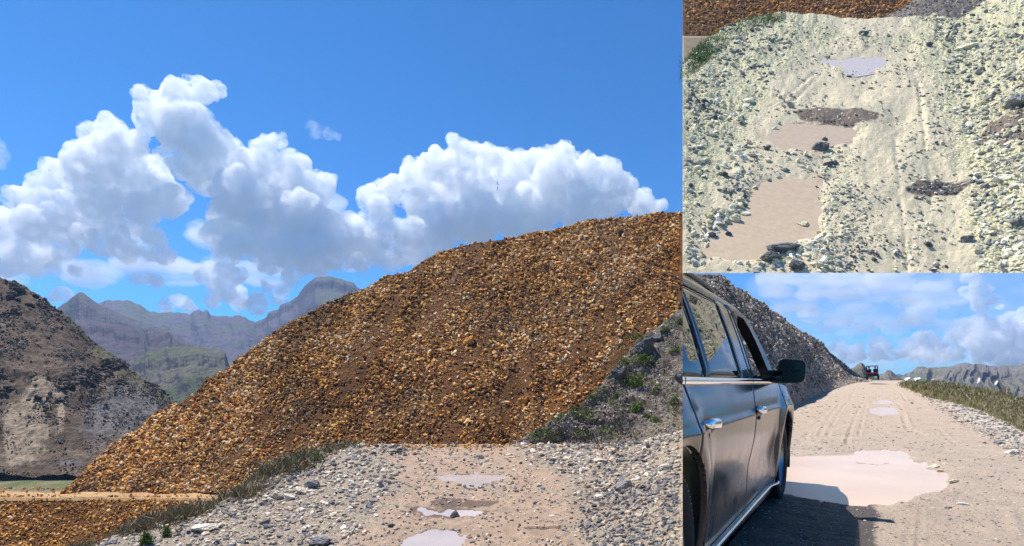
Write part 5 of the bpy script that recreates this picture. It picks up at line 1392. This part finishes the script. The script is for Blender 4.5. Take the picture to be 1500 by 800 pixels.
BO = [
 (shA, 295, 777, 34, .45, m_rock, .98, 'large pale wedge shaped rock on the left shoulder of the lower track'),
 (shA, 325, 771, 17, .5, m_rock, .9, 'cream rock just right of the large pale wedge shaped rock'),
 (shA, 352, 766, 12, .5, m_rock, .8, 'small tan rock between the cream rock and the gravel of the shoulder'),
 (shA, 408, 728, 20, .8, m_rock, .93, 'upright pinkish white rock beside the dry grass of the ledge'),
 (shA, 424, 731, 16, .7, m_rock, 1.0, 'white rock touching the upright pinkish rock'),
 (shA, 441, 722, 20, .6, m_rock, .92, 'buff rounded rock below the grey rock on the ledge'),
 (shA, 458, 713, 20, .75, m_rock, .42, 'grey rounded rock at the edge of the grass, highest of its cluster'),
 (shA, 385, 740, 15, .6, m_rock, .3, 'dark grey rock in the gravel below the pinkish white rock'),
 (shA, 470, 796, 34, .4, m_rock, .33, 'long low grey rock at the bottom edge of the left picture'),
 (shA, 232, 772, 12, .6, m_rock, .9, 'pale rock in the grass where the ledge meets the orange bank'),
 (shA, 666, 757, 17, .7, m_rock, .05, 'dark rock standing in the middle puddle of the lower track'),
 (shA, 573, 771, 9, .8, m_rock, .05, 'small black stone left of the nearest puddle on the lower track'),
 (shA, 702, 671, 14, .35, m_rock, .12, 'flat dark stone on the far crest of the lower track'),
 (shA, 811, 679, 11, .8, m_rock, .03, 'blackish stone on the right of the far crest of the lower track'),
 (shA, 826, 693, 8, .6, m_rock, .1, 'small dark stone just below the blackish stone on the crest'),
 (shA, 915, 716, 34, .5, m_rock, .40, 'big grey rock lying on the right verge of the lower track'),
 (shA, 877, 676, 22, .3, m_rock, .92, 'flat cream slab on the right verge near the grey slope'),
 (shA, 880, 728, 18, .3, m_rock, .95, 'flat white slab left below the big grey rock'),
 (shA, 944, 732, 14, .5, m_rock, .85, 'tan stone right of the dark muddy streak on the verge'),
 (shO, 687, 502, 17, .9, m_orock, .55, 'large orange boulder standing out in the middle of the orange hill'),
 (shO, 768, 590, 20, .7, m_orock, .5, 'brown orange boulder low on the hill, nearest the grey slope'),
 (shO, 686, 617, 13, .5, m_orock, .95, 'pale flat boulder near the foot of the orange hill'),
 (shO, 674, 618, 12, .6, m_orock, .6, 'orange boulder left of the pale flat boulder at the hill foot'),
 (shO, 740, 590, 11, .5, m_orock, .9, 'tan boulder left of the brown orange boulder on the hill'),
 (shO, 907, 343, 13, .7, m_orock, .02, 'dark boulder high on the orange hill below its crest'),
 (shO, 692, 590, 9, .6, m_orock, .15, 'dark brown boulder above the pale flat boulder on the orange hill'),
 (shS, 905, 548, 22, .8, m_rock, .02, 'dark overhanging rock half way up the grey slope'),
 (shS, 945, 512, 30, .7, m_rock, .04, 'broad dark rock outcrop below the highest shrubs of the grey slope'),
 (shS, 965, 500, 22, .7, m_rock, .06, 'dark rock outcrop right of the broad one near the top of the slope'),
 (shS, 996, 556, 18, .9, m_rock, .03, 'dark rock at the right picture edge of the grey slope'),
 (shB, 1126, 380, 34, .4, m_rockB, .04, 'flat dark rock at the near end of the largest puddle of the steep road'),
 (shB, 1149, 365, 40, .35, m_rockB, .07, 'long dark rock right of the flat dark rock by the large puddle'),
 (shB, 1202, 219, 26, .65, m_rockB, .10, 'dark craggy rock at the near rim of the middle puddle of the steep road'),
 (shB, 1207, 206, 12, .6, m_rockB, .14, 'small dark stone in the water behind the craggy rock'),
 (shB, 1214, 243, 13, .7, m_rockB, .12, 'dark stone below the craggy rock, left one of two'),
 (shB, 1223, 240, 9, .8, m_rockB, .05, 'dark stone below the craggy rock, right one of two'),
 (shB, 1163, 392, 22, .7, m_rockB, .03, 'black rock at the bottom edge of the steep road'),
 (shB, 1075, 321, 15, .7, m_rockB, .75, 'yellowish rock on the left rim of the largest puddle'),
 (shB, 1092, 314, 18, .3, m_rockB, .98, 'flat white stone beside the yellowish rock of the puddle rim'),
 (shB, 1043, 345, 15, .5, m_rockB, .08, 'dark stone left of the largest puddle of the steep road'),
 (shB, 1067, 344, 12, .6, m_rockB, .06, 'dark stone standing in the left part of the largest puddle'),
 (shB, 1178, 330, 18, .4, m_rockB, .7, 'pale yellow stone in the right part of the largest puddle'),
 (shB, 1063, 259, 10, .9, m_rockB, .03, 'black stone standing alone left above the largest puddle'),
 (shB, 1123, 219, 10, .7, m_rockB, .06, 'small black stone left of the middle puddle of the steep road'),
 (shB, 1096, 149, 18, .4, m_rockB, .95, 'flat cream stone on the left side of the steep road'),
 (shB, 1360, 68, 11, .8, m_rockB, .04, 'dark stone on the right below the crest of the steep road'),
 (shB, 1266, 50, 12, .5, m_rockB, .12, 'dark flat stone on the crest of the steep road'),
 (shB, 1488, 152, 34, .6, m_rockB, .33, 'large bluish grey rock at the right edge of the steep road'),
 (shB, 1418, 70, 26, .35, m_rockB, .9, 'flat whitish slab on the right verge of the steep road'),
 (shB, 1415, 352, 17, .7, m_rockB, .08, 'dark grey rock on the lower right of the steep road'),
 (shB, 1358, 359, 13, .6, m_rockB, .06, 'dark stone on the dirt right of the middle of the steep road'),
 (shB, 1490, 330, 22, .7, m_rockB, .16, 'slate coloured rock at the lower right edge of the steep road'),
 (shC, 1368, 684, 17, .3, m_rock, .88, 'flat yellowish stone on the right rim of the big milky puddle'),
 (shC, 1376, 690, 10, .4, m_rock, .8, 'small tan stone touching the flat yellowish stone'),
 (shC, 1397, 707, 12, .5, m_rock, .86, 'buff stone at the right tip of the big milky puddle'),
 (shC, 1283, 772, 9, .4, m_rock, .5, 'small brown stone on the mud right of the car shadow'),
 (shC, 1408, 739, 15, .3, m_rock, .97, 'flat whitish stone on the mud below the puddle tip'),
 (shC, 1390, 745, 9, .5, m_rock, .3, 'grey pebble beside the flat whitish stone on the mud'),
 (shC, 1360, 733, 9, .4, m_rock, .85, 'pale pebble at the lower right rim of the big milky puddle'),
 (shC, 1337, 591, 4, .7, m_rock, .05, 'small dark stone on the road right of the far puddle'),
 (shC, 1486, 664, 18, .6, m_rock, 1.0, 'white rock in the rubble at the right edge of the high track'),
 (shC, 1461, 650, 12, .5, m_rock, .3, 'grey rock in the rubble left of the white rock'),
 (shC, 1440, 649, 10, .5, m_rock, .6, 'tan rock at the foot of the rubble of the right verge'),
]
for i, (sh_, px_, py_, w_, ar_, m_, r_, lab) in enumerate(BO):
    boulder(sh_, px_, py_, w_, ar_, m_, r_, 200 + i, lab)

def shrub(sh, px, py, w, h, mat, seed, label, name='shrub', per=320):
    p, nn = pick(sh, px, py); s = p[1] / F; rg = np.random.default_rng(seed)
    n = per
    a = rg.uniform(0, 2 * pi, n); r = np.sqrt(rg.uniform(0, 1, n)); hh = rg.uniform(0, 1, n)
    lob = 0.75 + 0.35 * np.sin(a * 3 + seed) + rg.normal(0, .08, n)
    c = np.stack([np.cos(a) * r * lob * w * s * 0.5, np.sin(a) * r * lob * w * s * 0.35, hh * np.sqrt(np.maximum(1 - r ** 2, 0.03)) * h * s], -1)
    c[:, 2] += (c[:, 0] * -nn[0] / max(nn[2], .3)) * 0.8
    o = blades(name, c, np.full(n, h * s * 0.15) * rg.uniform(0.6, 1.3, n), mat, seed, per=5, spread=0.5, width=0.22, lean=1.2)
    o.location = Vector(p); tag(o, label, name, 'shrubs on the grey slope' if sh is shS else None)
    return o
SHR = [(942,532,34,15,'broad dark green shrub in the middle of the grey slope'), (930,566,28,18,'bright green shrub below the broad dark one'), (932,603,22,15,'dark green shrub lowest in the middle of the slope'),
 (845,608,16,13,'green shrub with a taller shoot on the lower left of the slope'), (828,612,22,9,'low flat green shrub at the foot of the slope'), (937,498,30,10,'olive shrub on top of the broad dark outcrop'),
 (996,474,14,9,'small green shrub at the top right corner of the slope'), (974,486,14,9,'small green shrub on the crest left of the top corner'), (960,618,13,9,'small bright shrub near the foot, right of the dark lowest one'),
 (946,613,10,9,'tiny green shrub between the dark lowest shrub and the bright one'), (902,582,14,8,'small olive shrub left of the bright green shrub'), (866,584,12,7,'small grey green shrub left on the slope near its edge'),
 (990,516,16,9,'green shrub near the right picture edge, upper half of slope'), (958,575,18,9,'olive shrub right of the bright green shrub'), (915,470 + 60,16,8,'low shrub on the slope edge against the orange hill'), (985,590,14,8,'small shrub near the right picture edge, lower half of slope')]
for i, (a_, b_, c_, d_, lab) in enumerate(SHR): shrub(shS, a_, b_, c_ * 1.4, d_ * 0.95, m_green, 300 + i, lab)
shrub(shA, 462, 676, 30, 14, m_green, 340, 'green bush in the dry grass on the far shoulder of the lower track', 'bush', 220)
shrub(shA, 214, 798, 20, 20, m_green, 341, 'green grass tuft at the bottom left end of the ledge', 'grass_tuft', 260)
shrub(shA, 243, 786, 15, 16, m_green, 342, 'small green grass tuft right of the tuft at the bottom left', 'grass_tuft', 220)

m_snow = NT('old_snow').col((0.82, 0.84, 0.88), 0.7)
def snow(sh, pts, label):
    pts = smooth_loop(pts, 6); P0 = [pick(sh, a, b)[0] for a, b in pts]; c = np.mean(P0, 0)
    V = np.array([q + np.array([0, -3.0, 3.0]) * (q[1] / 1500) for q in P0] + [c + np.array([0, -4.0, 5.0]) * (c[1] / 1500)]); m = len(P0)
    V2 = V + np.array([0, 6.0, -6.0]) * (c[1] / 1500)
    Fs = [[i, (i + 1) % m, m] for i in range(m)] + [[i + m + 1, (i + 1) % m, i] for i in range(m)] + [[i + m + 1, (i + 1) % m + m + 1, (i + 1) % m] for i in range(m)]
    o = mesh_np('snow_patch', np.concatenate([V, V2]), Fs, m_snow); tag(o, label, 'snow patch', 'snow patches on the mountains')
snow(shR, [(1325,555),(1332,554.4),(1330,556.5),(1325,556.5)], 'tiny snow patch at the left foot of the right hand range')
snow(shR, [(1338,556),(1345,554.5),(1347,556),(1341,557.5)], 'second small snow patch from the left at the foot of the range')
snow(shR, [(1363,558),(1367,556.5),(1368,558),(1364,559.5)], 'small snow patch below the flat part of the range')
snow(shR, [(1432.5,556),(1433.5,555),(1434,559),(1432.7,560)], 'narrow upright snow patch in a gully of the range')
snow(shR, [(1458,560),(1461,559.5),(1461,562.5),(1459,563)], 'brightest snow patch, in the deep gully of the range')
# ================================================================== CLOUDS: closed bodies of scattering vapour, beyond the haze
DC = 10500.0
def cloud_mat(name, dens, lo=0.40, hi=0.60, wl=22, zc=DC, detail=8, sx=1.0, sz=1.0):
    m = bpy.data.materials.new(name); m.use_nodes = True
    nt = m.node_tree; nt.nodes.clear()
    o = nt.nodes.new('ShaderNodeOutputMaterial')
    v = nt.nodes.new('ShaderNodeVolumeScatter')
    v.inputs['Color'].default_value = (1, 1, 1, 1); v.inputs['Anisotropy'].default_value = 0.0
    g = nt.nodes.new('ShaderNodeNewGeometry')
    mp = nt.nodes.new('ShaderNodeMapping'); mp.inputs['Scale'].default_value = (sx, sx, sz)
    nt.links.new(g.outputs['Position'], mp.inputs[0])
    ns = nt.nodes.new('ShaderNodeTexNoise'); ns.inputs['Scale'].default_value = F / (zc * wl)
    ns.inputs['Detail'].default_value = detail; ns.inputs['Roughness'].default_value = 0.68
    nt.links.new(mp.outputs[0], ns.inputs['Vector'])
    mr = nt.nodes.new('ShaderNodeMapRange')
    for i, q in ((1, lo), (2, hi), (3, 0), (4, dens)): mr.inputs[i].default_value = q
    nt.links.new(ns.outputs[0], mr.inputs[0]); nt.links.new(mr.outputs[0], v.inputs['Density'])
    nt.links.new(v.outputs[0], o.inputs['Volume'])
    return m
def cloud(label, lobes, mat, seed, vox=2.8, amp=1.0, sub=7, zc=DC, flat=1.0, group=None, depth=0.5, name='cumulus_cloud'):
    rng = np.random.default_rng(seed); k = zc / F; bm = bmesh.new()
    Vs = []; Fs = []; off = 0; D, Fi = ico(3)
    def sp(c, r):
        nonlocal off
        Vs.append(c + D * r * np.array([1, 1, flat])); Fs.append(Fi + off); off += len(D)
    for (px, py, r) in lobes:
        c = P(px, py, zc + rng.normal() * r * k * depth); sp(c, r * k * 0.9)
        for j in range(sub):
            d = rng.normal(size=3); d /= np.linalg.norm(d); d[2] = abs(d[2]) * 0.85 + d[2] * 0.15
            sp(c + d * r * k * rng.uniform(0.6, 0.85) * np.array([1, 1, flat]), r * rng.uniform(0.28, 0.5) * k)
    o = mesh_np(name, np.concatenate(Vs), np.concatenate(Fs))
    md = o.modifiers.new('r', 'REMESH'); md.mode = 'VOXEL'; md.voxel_size = vox * k; md.use_smooth_shade = True
    dg = bpy.context.evaluated_depsgraph_get(); me2 = bpy.data.meshes.new_from_object(o.evaluated_get(dg)); o.modifiers.clear(); o.data = me2
    n = len(me2.vertices)
    V = np.empty(n * 3, np.float32); me2.vertices.foreach_get('co', V); V = V.reshape(-1, 3).astype(float)
    N = np.empty(n * 3, np.float32); me2.vertices.foreach_get('normal', N); N = N.reshape(-1, 3).astype(float)
    q = V / k
    W = V + N * ((fbm(q / 30, 3, seed, 0.5) * 7 + fbm(q / 14 + 5, 3, seed + 3, 0.6) * 5 - np.abs(fbm(q / 7 + 9, 3, seed + 6, 0.6)) * 5 + 1.5) * amp * k)[:, None]
    me2.vertices.foreach_set('co', W.astype(np.float32).ravel()); me2.update()
    me2.materials.clear(); me2.materials.append(mat)
    tag(o, label, 'cloud', group)
    return o
CM = cloud_mat('cloud_vapour', 0.013, 0.405, 0.60, 17)
CT = cloud_mat('thin_cloud_vapour', 0.0022, 0.38, 0.66, 30)
cloud('tall white cumulus cloud over the valley, the highest top of all the clouds',
      [(288,136,24),(262,150,30),(318,130,13),(228,160,28),(218,178,20),(268,185,42),(305,215,42),(338,240,38),(372,250,34),(385,222,22),(405,205,14),(425,250,32),(455,282,32),(475,270,22),(400,290,42),(350,290,40),(300,255,36),(335,320,34),(440,310,36)],
      CM, 3)
cloud('rounded white cumulus cloud left of the tallest cloud, grey beneath',
      [(160,190,20),(150,205,26),(178,218,34),(135,245,42),(180,262,44),(222,272,36),(95,262,32),(65,275,26),(30,290,20),(250,295,28),(215,305,30),(150,295,36),(100,298,32),(55,305,28),(265,245,18),(243,225,12)],
      CM, 4)
cloud('broad white cumulus cloud rising behind the orange hill crest',
      [(680,232,28),(650,248,30),(720,235,28),(755,240,26),(790,236,22),(828,222,17),(842,235,16),(610,262,30),(690,275,40),(750,275,40),(820,270,44),(865,265,38),(900,285,32),(935,298,24),(965,306,14),(640,290,34),(700,320,44),(770,320,44),(860,310,44),(575,275,22),(640,340,36),(545,290,20)],
      CM, 5)
cloud('low white cumulus cloud between the two big clouds',
      [(440,330,24),(470,350,24),(490,375,22),(450,372,22),(610,300,26),(640,320,26),(560,310,24),(540,358,22),(520,370,20),(555,375,22),(590,372,22),(605,358,14),(500,352,14),(575,388,14),(620,378,20),(560,345,22),(600,340,24),(530,335,24)], CM, 6, vox=3.5)
cloud('grey and white cumulus cloud low over the far mountains, below the tallest cloud',
      [(320,345,26),(330,375,22),(520,350,24),(500,385,20),(530,390,16),(430,405,16),(355,335,26),(385,330,28),(420,335,26),(345,360,22),(380,362,28),(415,365,28),(455,355,30),(480,330,26),(490,360,26),(440,385,22),(395,388,20),(470,390,18),(510,330,22)], CM, 7)
cloud('flat grey cumulus cloud low at the left edge, above the dark hill',
      [(175,345,18),(205,340,20),(228,350,20),(240,370,16),(150,355,20),(185,368,20),(215,372,16),(120,345,20),(90,335,22),(60,345,24),(25,345,26),(30,370,22),(65,375,22),(95,370,20),(10,390,18),(50,395,18),(80,392,14),(-20,350,34),(5,330,30),(45,325,28),(85,320,24),(130,325,22),(170,330,20),(110,395,12)], CM, 8)
cloud('small rounded cloud just above the pale far ridge', [(205,410,10),(218,408,10),(228,413,9),(196,412,7)], CM, 9)
cloud('small bright cloud standing on the ridge right of the pointed peak', [(250,445,12),(262,440,12),(272,447,9),(240,452,8),(285,452,6)], CM, 10)
cloud('cloud of several small puffs left of the flat topped mountain', [(295,405,14),(312,398,16),(330,400,18),(350,403,16),(318,420,16),(335,430,16),(310,440,13),(350,440,18),(375,445,18),(392,425,10),(410,430,16),(385,412,8)], CM, 11)
cloud('small cloud at the left edge above the dark hill crest', [(90,428,9),(80,436,10),(100,432,7)], CM, 12)
cloud('faint lone wisp of cloud high in the middle of the sky', [(455,182,10),(468,192,11),(482,196,10),(462,198,7),(493,199,5)], CT, 13)
cloud('faint scrap of cloud at the left edge of the sky', [(0,215,7),(1,228,9),(-2,240,9)], CT, 14)
CV = cloud_mat('veil_vapour', 0.0022, 0.38, 0.64, 45, sx=0.5, sz=2.2)
cloud('thin hazy cloud layer low above the far mountains at left', [(0,400,40),(60,380,40),(130,400,40),(200,385,36),(260,400,40),(320,400,40),(390,400,40),(450,380,40),(520,380,34),(420,345,44),(300,345,34),(350,320,30),(500,335,36),(560,350,30),(600,350,30),(200,350,34),(100,345,36),(20,340,36),(480,300,26)], CV, 15, 6, flat=0.6, zc=12500)
# clouds of the lower right picture
CM = cloud_mat('bright_cloud_vapour', 0.011, 0.39, 0.60, 11)
cloud('small tall white cumulus cloud high at the far right', [(1420,405,10),(1430,412,12),(1414,428,9),(1425,430,13),(1440,424,11),(1448,438,8),(1432,445,11),(1438,455,8),(1420,395,9)], CM, 16)
cloud('tiny bright scrap of cloud beside the small tall cumulus', [(1459,452,4),(1464,451,5),(1469,452,4)], CM, 17)
cloud('wide white cumulus bank above the right hand mountains', [(1410,478,14),(1430,476,14),(1450,482,16),(1400,490,14),(1425,498,20),(1455,500,22),(1480,490,22),(1500,480,22),(1470,520,22),(1500,515,26),(1440,520,16),(1530,500,30),(1475,468,12),(1500,460,12)], CM, 18)
cloud('white cumulus cloud in the middle of the low bank, peaked twice', [(1352,492,10),(1345,502,11),(1362,500,12),(1375,505,12),(1330,505,9),(1340,516,14),(1360,518,16),(1385,518,14),(1400,520,14),(1320,518,12)], CM, 19)
cloud('white cumulus cloud with a pointed top over the buggy', [(1280,493,7),(1290,500,8),(1278,506,9),(1295,510,10),(1305,508,8),(1285,520,12),(1305,522,12)], CM, 20)
cloud('low white cumulus cloud touching the scree bank', [(1222,502,8),(1215,512,10),(1232,508,8),(1245,514,9),(1258,510,8),(1230,522,12),(1255,524,12)], CM, 21)
cloud('thin hazy cloud layer low over the right hand mountains', [(1230,532,22),(1255,533,22),(1280,534,22),(1310,533,22),(1335,532,22),(1360,530,22),(1390,528,22),(1420,526,22),(1450,526,22),(1480,526,22),(1510,526,22)], cloud_mat('haze_cloud_vapour', 0.0012, 0.3, 0.6, 30), 22, 3, zc=12500)
cloud('pale even veil of cloud filling the sky behind the lower right clouds', [(a, b, 30) for a in range(1120, 1540, 36) for b in (415, 450, 485, 520)], cloud_mat('pale_veil_vapour', 0.00055, 0.30, 0.62, 60, sx=0.5, sz=1.5), 28, 6, sub=2, flat=0.8, zc=13000, name='veil_cloud')
CS = cloud_mat('streaky_vapour', 0.0034, 0.36, 0.66, 34, sx=0.3, sz=2.2)
cloud('large soft streaky cloud sheet across the top of the lower right sky', [(1130,410,30),(1180,405,32),(1230,408,30),(1280,412,30),(1320,422,22),(1350,440,20),(1330,440,22),(1290,432,24),(1380,444,12),(1240,430,26),(1190,432,24),(1140,430,24),(1370,425,26),(1400,440,16),(1300,400,30),(1210,395,30)], CS, 23, 4, flat=0.55)
cloud('lower soft streaky cloud sheet reaching down to the scree bank', [(1150,450,20),(1190,462,20),(1230,468,20),(1270,462,20),(1300,470,18),(1330,468,20),(1350,475,18),(1210,480,12),(1250,452,22),(1310,485,18),(1270,480,18),(1240,490,16),(1370,480,16),(1350,455,18),(1180,445,20)], CS, 24, 4, flat=0.6)
cloud('small grey cumulus cloud hanging in the middle of the lower right sky', [(1322,465,9),(1332,460,10),(1345,464,10),(1338,475,9),(1325,474,8)], CT, 25)

# ================================================================== HAZE
bm = bmesh.new()
bmesh.ops.create_cube(bm, size=1, matrix=Matrix.Translation((0, 4000, (1650 - 157) / 2)) @ Matrix.Diagonal((26000, 9200, 1650 + 157, 1)))
me = bpy.data.meshes.new('haze'); bm.to_mesh(me); bm.free()
m = bpy.data.materials.new('valley_haze'); m.use_nodes = True; nt = m.node_tree; nt.nodes.clear()
oo = nt.nodes.new('ShaderNodeOutputMaterial'); pv = nt.nodes.new('ShaderNodeVolumePrincipled')
pv.inputs['Color'].default_value = (0.46, 0.64, 1.0, 1); pv.inputs['Density'].default_value = 0.000042; pv.inputs['Anisotropy'].default_value = 0.2
nt.links.new(pv.outputs[0], oo.inputs['Volume']); me.materials.append(m)
o = bpy.data.objects.new('haze', me); COL.objects.link(o); tag(o, kind='stuff')
